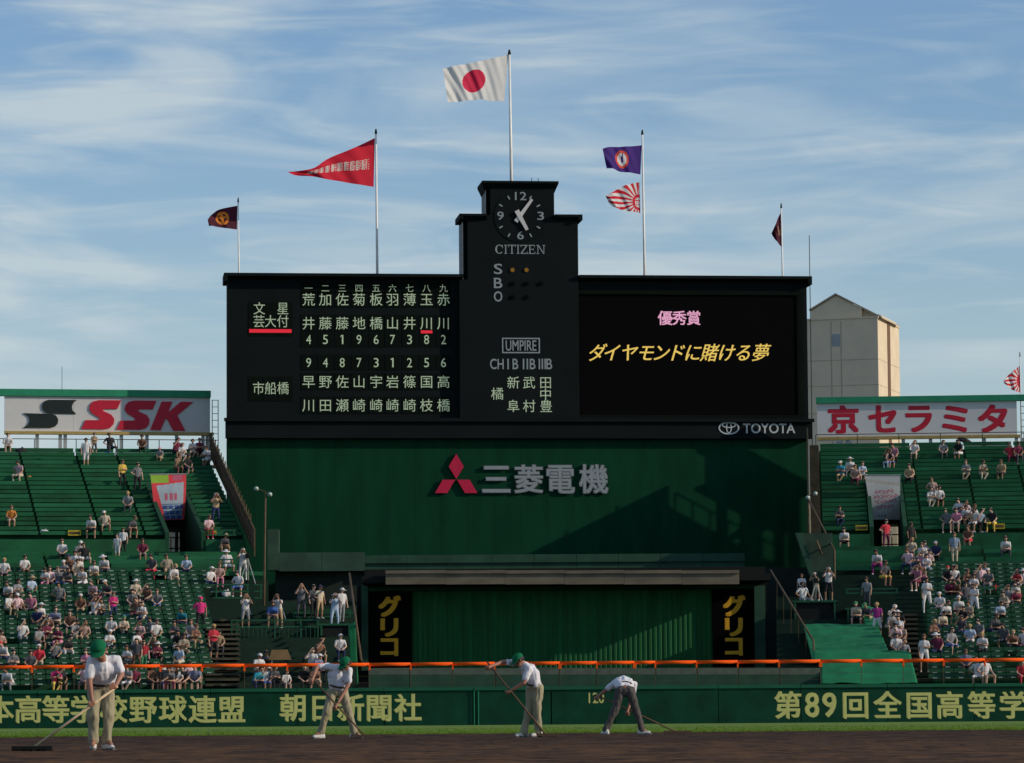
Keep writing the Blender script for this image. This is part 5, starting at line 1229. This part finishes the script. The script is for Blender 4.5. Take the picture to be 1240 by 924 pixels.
sp(SR, [(1017, 560, 's', 'teal', 'tan', 'cw'), (1029, 552, 's1', 'white', 'grey', 'sw'), (1035, 561, 's', 'brown', 'maroon', 'hb'), (1044.7, 556, 's3', 'pale blue', 'beige', 'h'), (1072.7, 540, 's', 'black', 'pale blue', 'h'), (1079, 543, 's', 'brown', 'blue', 'hb'), (1081, 536, 's', 'maroon', 'black', 'h'), (1106, 530, 's2', 'white', 'beige', 'h'), (1100, 562, 's', 'tan', 'black', 'h'),
 (1016.7, 611, 's', 'dark grey', 'navy', 'ck'), (1022, 633, 's1', 'white', 'black', 'h'), (1103, 630, 't0', 'black', 'black', 'h', dict(bare=False, scale=.9)), (1102.5, 650, 's', 'beige', 'dark grey', 'hf'), (1116.7, 658, 's', 'white', 'grey', 'hb'),
 (1142.6, 530, 's', 'grey', 'dark grey', 'h'), (1158.5, 533, 's', 'black', 'white', 'h'), (1169, 558, 's', 'grey', 'khaki', 'hb'), (1191, 557.5, 's', 'beige', 'beige', 'h'), (1210.8, 558, 's0', 'tan', 'black', 'hb'), (1130.5, 574, 's', 'brown', 'black', 'hb'), (1138, 587, 's', 'white', 'black', 'h'), (1128, 590, 's3', 'white', 'beige', 'h'),
 (1160.8, 606, 's', 'white', 'navy', 'h'), (1169.8, 609, 's1', 'white', 'black', 'h'), (1181, 607, 's3', 'white', 'grey', 'hb'), (1157, 614, 's', 'pink', 'grey', 'h'), (1176.7, 619, 's', 'white', 'white', 'h'), (1190, 618, 's', 'pale blue', 'black', 'h'), (1199.4, 620, 's', 'black', 'yellow', 'h'), (1170.6, 626, 's', 'brown', 'red', 'hb', dict(bare=True)), (1146, 614, 's4', 'black', 'dark grey', 'h'),
 (1155.5, 646, 't0', 'pale blue', 'beige', 'hb', dict(bare=False)), (1132.7, 653, 's', 'navy', 'black', 'cw'), (1120, 656, 's', 'pale pink', 'white', 'h'), (1217.6, 652, 's1', 'white', 'dark grey', 'h'), (1225, 537, 's4', 'red', 'maroon', 'h'), (1234, 536, 's', 'maroon', 'dark grey', 'h'),
 (1061.6, 667, 's1', 'white', 'magenta', 'h'), (1074, 680, 's', 'dark grey', 'yellow', 'h'), (1049.4, 697, 't0', 'grey', 'dark grey', 'h', dict(scale=.9)), (1061.6, 727, 't1', 'magenta', 'white', 'hf'), (1112, 670, 's', 'pink', 'brown', 'h'), (1122, 669, 's3', 'white', 'pale blue', 'h'), (1106.6, 682, 's', 'pink', 'maroon', 'hb'), (1116, 679, 's', 'brown', 'pink', 'h'),
 (1122, 701, 't2', 'white', 'white', 'h', dict(bare=False)), (1082.3, 729, 's2', 'white', 'grey', 'cw'), (1080, 741, 's', 'grey', 'beige', 'h'), (1087, 745, 's3', 'white', 'white', 'h'), (1084, 752, 's', 'pale pink', 'dark grey', 'h'), (1086, 764, 's0', 'white', 'black', 'h'), (1118.7, 768, 't2', 'white', 'white', 'hb', dict(bare=True)), (1132.6, 746, 's3', 'brown', 'black', 'hf'), (1094.5, 775, 's', 'dark grey', 'maroon', 'h'),
 (1147.7, 682, 's', 'black', 'black', 'cr'), (1157, 684, 's2', 'white', 'brown', 'h'), (1157, 700, 's', 'brown', 'maroon', 'h'), (1172, 687, 's3', 'brown', 'dark grey', 'hb'), (1179, 691, 's', 'white', 'black', 'h'), (1186, 683, 's', 'black', 'maroon', 'h'), (1195, 686, 's0', 'black', 'grey', 'cw'), (1231, 686, 's', 'red', 'beige', 'h'), (1238.6, 685, 's', 'white', 'khaki', 'sw'),
 (1179.7, 705, 't2', 'white', 'white', 'hb', dict(bare=False)), (1217.8, 707, 's', 'grey', 'white', 'h'), (1136.5, 717, 's', 'white', 'grey', 'cw'), (1146, 725, 's1', 'white', 'black', 'h'), (1160.7, 724, 's1', 'white', 'black', 'cw'), (1211, 729, 's1', 'pale blue', 'black', 'h'), (1173.7, 752, 's0', 'pale blue', 'white', 'hf'), (1154.6, 758, 's', 'grey', 'blue', 'h'),
 (1188.4, 765, 's3', 'white', 'black', 'hf'), (1169.4, 782, 's0', 'navy', 'black', 'hb'), (1225.6, 764, 's', 'brown', 'black', 'hf'), (1237, 758, 's', 'white', 'maroon', 'h'), (1184, 801, 's4', 'white', 'white', 'hb'), (1198, 796, 's4', 'white', 'tan', 'hb'), (1239, 814, 's', 'red', 'red', 'h'), (1150, 700, 's', 'maroon', 'black', 'h'), (1205, 745, 's', 'dark grey', 'navy', 'h')])
rc = random.Random(11)
for S, zones, n in ((SL, ((95, 675, 22, 16), (170, 735, 12, 28), (25, 705, 28, 24), (115, 715, 18, 14), (60, 765, 45, 18), (215, 765, 22, 16), (205, 812, 34, 5)), 28), (SR, ((1175, 690, 28, 14), (1175, 612, 24, 8), (1150, 730, 26, 12), (1085, 745, 6, 22), (1228, 700, 12, 30), (1190, 775, 34, 20), (1112, 668, 12, 10)), 26)):
    for k in range(n):
        cx_, cy_, sx_, sy_ = zones[k % len(zones)]
        spectator(S, cx_ + rc.gauss(0, .7) * sx_, min(812, cy_ + rc.gauss(0, .7) * sy_), rc.choice(['s0', 's1', 's2', 's3', 's4', 's4']), rc.choice(['white', 'dark grey', 'black', 'dark grey', 'black', 'brown', 'navy', 'grey', 'beige', 'maroon', 'pale pink', 'tan']),
                  rc.choice(['black', 'navy', 'dark grey', 'brown', 'khaki']), rc.choice(['h', 'h', 'l', 'cw', 'hb', 'ck', 'sw', 'cb', 'lb']), rc.random() < .4, rc.uniform(.9, 1.02))
spectator(SR, 1072.7, 636, 't1', 'red', 'maroon', 'h', False, where='right stand entrance', row=NL)
rp = dict(where='right camera platform')
sp(SR, [(1003, 684, 't3', 'white', 'black', 'cw', dict(rp, bare=True)), (988, 694, 't3', 'khaki', 'khaki', 'cw', dict(rp, scale=.85)), (970.5, 692, 't0', 'white', 'black', 'hb', dict(rp, scale=.8)), (977, 706, 's4', 'white', 'grey', 'h', dict(rp)), (1036.6, 728, 's1', 'beige', 'dark grey', 'cg', dict(where='between tarp and right platform')), (1049, 728, 's1', 'dark grey', 'khaki', 'cg', dict(where='between tarp and right platform'))])
sp(SR, [])
# labels: unique by look, else by order from the left among the alike
from collections import defaultdict
grp = defaultdict(list)
for p in PEOPLE: grp[p['key']].append(p)
ords = ['leftmost', 'second from left', 'third from left', 'fourth from left', 'fifth from left', 'sixth from left', 'seventh from left', 'eighth from left']
for k, L in grp.items():
    L.sort(key=lambda p: p['px'])
    for i, p in enumerate(L):
        pose, hw, sh, bt, wh = k
        lab = '%s %s %s, %s top and %s bottoms, %s' % (pose, hw, 'child' if p['child'] else 'spectator', sh, bt, wh)
        if len(L) > 1: lab = '%s %s %s, %s top, %s bottoms, %s, %s' % (pose, hw, 'person', sh, bt, wh, ords[i])
        tag(p['o'], lab, 'person', 'spectators and crew around the %s stand' % p['side'])

# cameras on tripods, bags
def tripod(px, py, D, label, hgt=1.5):
    a = W(px, py, D); e = thing('tripod_camera', label, 'camera', (a.x, D, a.z - hgt)); z = hgt
    for k in range(3):
        an = math.pi / 2 + k * 2.094; mb = MB(); mb.tube((0, 0, z - .12), (.42 * math.cos(an), .42 * math.sin(an), 0), .022, n=5); mb.build('leg', G_steel, e)
    mb = MB(); mb.box(-.09, .09, -.12, .14, z - .1, z + .1); mb.build('camera_body', G_black, e)
    mb = MB(); mb.tube((0, -.121, z), (0, -.42, z), .06, .085, n=10); mb.build('lens', G_black, e)
tripod(301, 731, 165.5, 'black camera on a splayed tripod before the left fair-haired cameraman', 1.3)
tripod(340, 729, 165, 'black camera on a tripod before the man near the picket railing', 1.2)
tripod(300, 673, 173, 'camera on a tripod beside the man in white on the upper landing', 1.3)
tripod(988, 703, 165, 'camera on pale tripod legs on the right black platform', 1.2)
def bag(S, px, py, colr, w, h, label, name='bag'):
    t, z = min(S.rows, key=lambda r: abs(S.fr.hit(px, py, r[0] + .3)[1] - h / 2 - r[1])); x = S.fr.hit(px, py, t + .3)[0]
    mb = MB(); capsule(mb, (-w * .25, 0, h * .42), (w * .25, 0.02, h * .40), h * .42, h * .36); capsule(mb, (-w * .1, .02, h * .5), (w * .12, 0, h * .85), h * .16, h * .1)
    me = mb.mesh(name, [cm(colr)]); 
    for p in me.polygons: p.use_smooth = True
    o = link(name, me); o.location = S.fr.world(x, t + .3, z); return tag(o, label, 'bag')
for a in [(SL, 54, 642, 'white', .4, .3, 'white bag lying alone above the yellow left row sign'), (SL, 36, 581, 'orange', .2, .28, 'small orange bag beside the reclining spectator far left'), (SL, 131, 535, 'blue', .35, .3, 'blue bag on the top row left of the dark shirt'),
          (SL, 26, 530, 'black', .4, .5, 'black bag standing on the top row far left'), (SL, 152, 748, 'blue', .35, .3, 'blue bag on the lower left seats'), (SL, 236, 785, 'green', .5, .2, 'light green bag beside the couple in the lower left stand'), (SL, 219, 709, 'white', .35, .22, 'white bag right of the fair-haired man, lower left'),
          (SL, 205, 552, 'white', .35, .15, 'flat white bag right of the pink cap, top left rows'), (SL, 258, 563, 'tan', .3, .25, 'tan bag by the sloping fence, top left rows'), (SL, 199, 738, 'red', .3, .2, 'red bag beside the black tank top, lower left'), (SL, 275, 718, 'white', .3, .4, 'white cloth bag hung at the left crew railing'),
          (SR, 1172, 730, 'beige', .5, .35, 'cream bag between the seated men, lower right'), (SR, 1205, 709, 'red', .4, .35, 'red bag right of the black shirt, lower right'), (SR, 1231, 722, 'red', .45, .45, 'bright red bag far right, lower stand'), (SR, 1169, 745, 'red', .25, .2, 'small red bag in front of the white caps'),
          (SR, 1140, 568, 'white', .3, .15, 'tiny white bag alone in the upper right stand'), (SR, 1128, 612, 'white', .3, .25, 'white bag at the feet of the brown shirt, upper right'), (SR, 1138, 609, 'white', .35, .25, 'round white bag in front of white shirt, upper right'), (SR, 1170, 669, 'tan', .4, .2, 'tan bag right of the standing pale blue shirt'), (SR, 1141, 704, 'white', .25, .25, 'white ball-shaped bag left of the red cap group')]: bag(*a)
# open black umbrella
a = W(1167, 534, 197); um = thing('umbrella', 'open black umbrella held tilted on the right top row', 'umbrella', a - Vector((0, 0, .9)))
mb = MB(); vs = [(0, 0, 1.1)]; n = 8
for r_, z in ((.28, 1.02), (.52, .82)):
    for k in range(n): t = 2 * math.pi * k / n; vs.append((r_ * math.cos(t) + (1.1 - z) * .5, r_ * math.sin(t), z - r_ * .3 * math.cos(t)))
mb.add(vs, [(0, 1 + k, 1 + (k + 1) % n) for k in range(n)] + [(1 + k, 1 + n + k, 1 + n + (k + 1) % n, 1 + (k + 1) % n) for k in range(n)]); mb.build('canopy', cm('black'), um)
mb = MB(); mb.tube((0, 0, 1.1), (-.12, 0, .3), .012, n=5); mb.build('shaft', G_dark, um)

# ------------------------------------------------------------------ groundskeepers
k_skin = mat('keeper_skin', (0.33, 0.155, 0.10), .55, .08, 8); k_shirt = mat('keeper_white_shirt', (0.66, 0.65, 0.68), .8, .05, 8)
k_trs = mat('keeper_khaki_trousers', (0.30, 0.265, 0.17), .85, .08, 6); k_trs4 = mat('keeper_grey_trousers', (0.075, 0.065, 0.06), .85, .08, 6)
k_cap = mat('keeper_green_cap', (0.012, 0.14, 0.060), .95, .12, 12, spec=0.05); k_shoe = mat('keeper_white_shoe', (0.55, 0.53, 0.50), .6, .08, 9)
k_wood = mat('rake_wood', (0.60, 0.44, 0.27), .7, .15, 6); k_dwood = mat('rake_dark_wood', (0.10, 0.06, 0.035), .7, .15, 6); k_sole = mat('shoe_sole', (.1, .1, .1), .8); k_hair = HM['hair']; k_belt = mat('brown_belt', (.06, .035, .02), .5)
def keeper(label, D, J, face, trs, grips, headdy=None):
    org = Vector((W(*J['pel'][:2], D).x, D, 0))
    P = {k: W(v[0], v[1], D, v[2] if len(v) > 2 else 0) - org for k, v in J.items()}
    V = Vector; pel, ch, nk, hd = P['pel'], P['ch'], P['nk'], P['hd']
    body = []; shirt = []; tr = []
    lat = (P['shR'] - P['shL']).normalized(); up = (nk - pel).normalized()
    fwd = V(face).normalized()
    # torso
    for bb, g in ((body, 0), (shirt, .016)):
        bb.append((0, pel + up * .08, ch, .11 + g, .125 + g))
        for s_ in (-1, 1): bb.append((0, pel + lat * .075 * s_ + up * .06, ch + lat * .10 * s_ - up * .03, .095 + g, .10 + g))
        bb.append((0, P['shL'] + lat * .03, P['shR'] - lat * .03, .06 + g, .06 + g)); bb.append((0, ch, (P['shL'] + P['shR']) / 2, .11 + g, .08 + g))
    body += [(0, ch + (nk - ch) * .5, nk + (hd - nk) * .4, .062, .055)]
    # head with face
    hu = (hd - nk).normalized(); hl = fwd.cross(V((0, 0, 1))).normalized(); hup = hl.cross(fwd).normalized()
    body += [(0, hd + hup * .035 - fwd * .02, hd - fwd * .0 + hup * .02, .098, .094), (0, hd + fwd * .02 - hup * .03, hd + fwd * .045 - hup * .075, .075, .045),
             (0, hd + fwd * .085 + hup * .01, hd + fwd * .115 - hup * .02, .012, .017), (0, hd + fwd * .082 - hup * .055 - hl * .02, hd + fwd * .082 - hup * .055 + hl * .02, .013, .013)]
    for s_ in (-1, 1): body.append((0, hd + hl * .092 * s_ + hup * .015, hd + hl * .098 * s_ - hup * .02, .016, .012))
    for s_, S_ in ((-1, 'L'), (1, 'R')):
        sh, el, ha = P['sh' + S_], P['el' + S_], P['ha' + S_]
        body += [(0, sh, el, .055, .042), (0, el, ha + (el - ha) * .12, .043, .029)]
        mid = sh + (el - sh) * .70
        shirt.append((0, sh, mid, .072, .066))
        # palm and fingers wrapped round the handle
        g = grips.get(S_)
        fd = (ha - el).normalized()
        ax = g.normalized() if g is not None else fd.orthogonal().normalized()
        side = ax.cross(fd).normalized()
        pm = ha + fd * .055
        body.append((0, ha, pm, .030, .032)); 
        cen = pm + side * .045
        for f_ in range(4):
            o_ = ax * (-.036 + .024 * f_); rad = .040; q = []
            for a_ in range(5):
                th = a_ * (.62 + .04 * (f_ % 2)) ; q.append(cen + o_ + (-side * math.cos(th) + fd * math.sin(th)) * rad)
            for a_ in range(4): body.append((0, q[a_], q[a_ + 1], .0115, .0105))
        t0 = ha + ax * .03; body += [(0, t0, cen + ax * .05 - fd * .03, .014, .013), (0, cen + ax * .05 - fd * .03, cen + ax * .045 + side * .035, .012, .010)]
        hip, kn, an, to = P['hip' + S_], P['kn' + S_], P['an' + S_], P['to' + S_]
        body += [(0, pel, hip, .09, .085), (0, hip, kn, .085, .055), (0, kn, an, .055, .04), (0, an, to, .04, .03)]
        tr += [(0, hip, hip + (kn - hip) * .5, .112, .097), (0, hip + (kn - hip) * .5, kn, .097, .080), (0, kn, kn + (an - kn) * .6, .080, .072), (0, kn + (an - kn) * .6, an + V((0, 0, -.01)), .072, .075)]
    tr += [(0, P['hipL'], P['hipR'], .118, .118), (0, pel + up * .07 - lat * .07, pel + up * .07 + lat * .07, .108, .108)]
    root = bpy.data.objects.new('person', remeshed('groundskeeper_body', body, .0085, [k_skin], .5, 1)); COL.objects.link(root); root.location = org
    link('shirt', remeshed('shirt', shirt, .013, [k_shirt], None, 3, .019), root)
    link('trousers', remeshed('trousers', tr, .013, [trs], None, 3, .019), root)
    mb = MB(); n = 20; c = pel + up * .105
    for k in range(n):
        A = [2 * math.pi * q / n for q in (k, k + 1)]; f2_ = lat.cross(up).normalized()
        p_ = [c + lat * .19 * math.cos(a) + f2_ * .135 * math.sin(a) for a in A]; mb.add([p_[0] - up * .018, p_[1] - up * .018, p_[1] + up * .018, p_[0] + up * .018], [(0, 1, 2, 3)])
    o = mb.build('belt', k_belt, root); sd = o.modifiers.new('t', 'SOLIDIFY'); sd.thickness = .008; sd.offset = 1
    for S_ in 'LR':
        an, to = P['an' + S_], P['to' + S_]; d = V(((to - an).x, (to - an).y, 0)); d = d.normalized() if d.length > .02 else V((0, -1, 0))
        g0 = V((an.x, an.y, 0)) - d * .05; me = remeshed('shoe', [(0, g0 + V((0, 0, .055)), g0 + d * .2 + V((0, 0, .045)), .048, .040), (0, g0 + d * .02 + V((0, 0, .09)), g0 + d * .06 + V((0, 0, .07)), .048, .045), (1, g0 + V((0, 0, .014)), g0 + d * .22 + V((0, 0, .014)), .042, .042)], .01, [k_shoe, k_sole], None, 2)
        link('shoe', me, root)
    # cap: crown + brim, in head frame
    Mx = Matrix((hl, -fwd, hup)).transposed().to_4x4(); Mx.translation = hd + hup * .045
    mb = MB(); dome(mb, .110, -.01, .84, .008, n=20, m=7)
    vs = []; fs = []; nb = 12
    for k in range(nb + 1):
        a = math.pi * k / nb; x = .105 * math.cos(a); y0 = -.105 * math.sin(a) * 1.0; y1 = -.09 - .11 * math.sin(a) ** .7
        vs += [(x, min(y0, 0) + .01, -.002), (x * .95, min(y1, y0 - .002), -.022 - .01 * abs(math.cos(a)))]
    for k in range(nb): fs.append((2 * k, 2 * k + 1, 2 * k + 3, 2 * k + 2))
    mb.add(vs, fs); cap = mb.build('cap', k_cap, root, True); cap.matrix_local = Mx
    mb = MB(); dome(mb, .106, -.055, 1, .012, n=16, m=5, front=.0); hr = mb.build('hair', k_hair, root, True); M3 = Mx.copy(); M3.translation = hd + hup * .012; hr.matrix_local = M3
    tag(root, label, 'person', 'groundskeepers raking the infield soil'); return org, P
def rake(label, D, A, B, dyA, dyB, m, head):
    a = W(A[0], A[1], D, dyA); b = W(B[0], B[1], D, dyB); b.z = 0.05
    org = Vector((b.x, b.y, 0)); e = thing('rake', label, 'rake', org)
    mb = MB(); mb.tube(a - org, b - org, .017, n=8); mb.build('handle', m, e, True)
    if head == 'brush':
        mb = MB(); mb.box(-.29, .26, -.07, .05, .03, .075); mb.build('brush_block', G_black, e)
        mb = MB()
        for i in range(150):
            x = random.uniform(-.28, .25); y = random.uniform(-.06, .04); mb.tube((x, y, .04), (x + random.uniform(-.04, .04), y + random.uniform(-.03, .03), .0), .006, .003, n=3)
        tag(mb.build('bristles', G_black, e), kind='stuff')
    else:
        mb = MB(); mb.box(-.28, .28, -.03, .03, .03, .08); mb.build('rake_bar', m, e)
        for i in range(12): x = -.26 + i * .047; mb = MB(); mb.tube((x, 0, .03), (x, -.02, -.005), .008, .004, n=5); mb.build('tooth', k_dwood, e)
    return a, b, (b - a).normalized()
def hdl(D, A, B, dyA, dyB):
    a = W(A[0], A[1], D, dyA); b = W(B[0], B[1], D, dyB); b.z = .05; return (b - a).normalized()
def on(D, A, B, dyA, dyB, px):
    """point of the handle at photo column px, as (px, py, dy) joint"""
    f_ = (px - A[0]) / (B[0] - A[0]); return (px, A[1] + (B[1] - A[1]) * f_, dyA + (dyB - dyA) * f_)
random.seed(5)
H1 = (51.4, (145, 831), (46, 901), -.28, -.50)
rake('wide black drag brush on a long pale handle, left groundskeeper', *H1, k_wood, 'brush')
h1 = hdl(*H1)
keeper('groundskeeper nearest and farthest left, bending over a wide brush, khaki trousers', 51.4,
       dict(pel=(121.5, 831, .10), ch=(125.5, 809, -.10), nk=(126.5, 796, -.20), hd=(122.5, 787, -.30), shL=(111.5, 801.5, -.14), shR=(142, 799.5, -.08),
            elL=(110.5, 826, -.22), haL=(115, 848, -.34), elR=(148.3, 816, -.10), haR=(143, 829, -.25), hipL=(114.5, 834, .08), hipR=(128.5, 834, .10),
            knL=(112.5, 866, -.02), knR=(130.5, 865, .04), anL=(113, 896, .02), anR=(128.3, 896, .08), toL=(113.8, 902, -.16), toR=(134.5, 901, -.02)),
       (-.10, -.75, -.65), k_trs, dict(L=h1, R=h1))
H2 = (72.0, (376, 818), (443, 890), -.42, -.30)
rake('thin dark rake crossing behind the legs of the second groundskeeper', *H2, k_dwood, 'rake'); h2 = hdl(*H2)
keeper('groundskeeper second from left, legs apart, before the newspaper lettering', 72.0,
       dict(pel=(408.5, 836, .02), ch=(410, 817, -.04), nk=(414, 808.5, -.12), hd=(419.5, 804, -.24), shL=(397, 807.5, -.08), shR=(423, 812, -.10),
            elL=(384.5, 808, -.22), haL=on(*H2, 380), elR=(422, 829.5, -.18), haR=on(*H2, 409), hipL=(402.5, 838, .02), hipR=(414.5, 838, .02),
            knL=(396, 862, -.08), knR=(422, 862, -.02), anL=(388.5, 886, 0), anR=(428.7, 885.5, 0), toL=(383.5, 890, -.06), toR=(434, 889, -.04)),
       (-.55, -.45, -.65), k_trs, dict(L=h2, R=h2))
H3 = (72.0, (589.5, 801), (661, 890), -.30, -.10)
rake('thin dark rake held across the body of the third groundskeeper', *H3, k_dwood, 'rake'); h3 = hdl(*H3)
keeper('groundskeeper third from left, stooping sideways in green cap before the plain wall', 72.0,
       dict(pel=(648, 831, 0), ch=(641.5, 812, -.02), nk=(634.5, 803.5, -.06), hd=(628, 799.5, -.12), shL=(627.5, 803, .10), shR=(640.5, 810, -.20),
            elL=(609, 801.5, -.08), haL=on(*H3, 594.5), elR=(634.5, 827, -.26), haR=on(*H3, 618), hipL=(643.5, 833, .05), hipR=(651, 833, -.05),
            knL=(640.5, 861, .04), knR=(650.5, 861, -.06), anL=(634.5, 887, .04), anR=(652.3, 886.5, -.05), toL=(629, 891, .0), toR=(646, 891, -.12)),
       (-.75, -.30, -.6), k_trs, dict(L=h3, R=h3))
H4 = (78.0, (721, 841), (820, 887.5), .42, .0)
rake('thin dark rake trailing right of the grey-trousered groundskeeper', *H4, k_dwood, 'rake'); h4 = hdl(*H4)
keeper('groundskeeper farthest right, bent double with his back turned, dark grey trousers', 78.0,
       dict(pel=(757, 834, .0), ch=(755.5, 826, .32), nk=(757, 825, .48), hd=(759, 825.5, .62), shL=(744.5, 828, .36), shR=(768, 828.5, .38),
            elL=(734, 836, .40), haL=on(*H4, 725), elR=(766.5, 843, .42), haR=on(*H4, 761), hipL=(751, 837, .0), hipR=(763, 837, .0),
            knL=(744.5, 861, -.02), knR=(770.5, 861, -.02), anL=(734, 882.5, 0), anR=(777, 882, 0), toL=(731, 888, .10), toR=(784, 887, -.02)),
       (0, .6, -.8), k_trs4, dict(L=h4, R=h4))
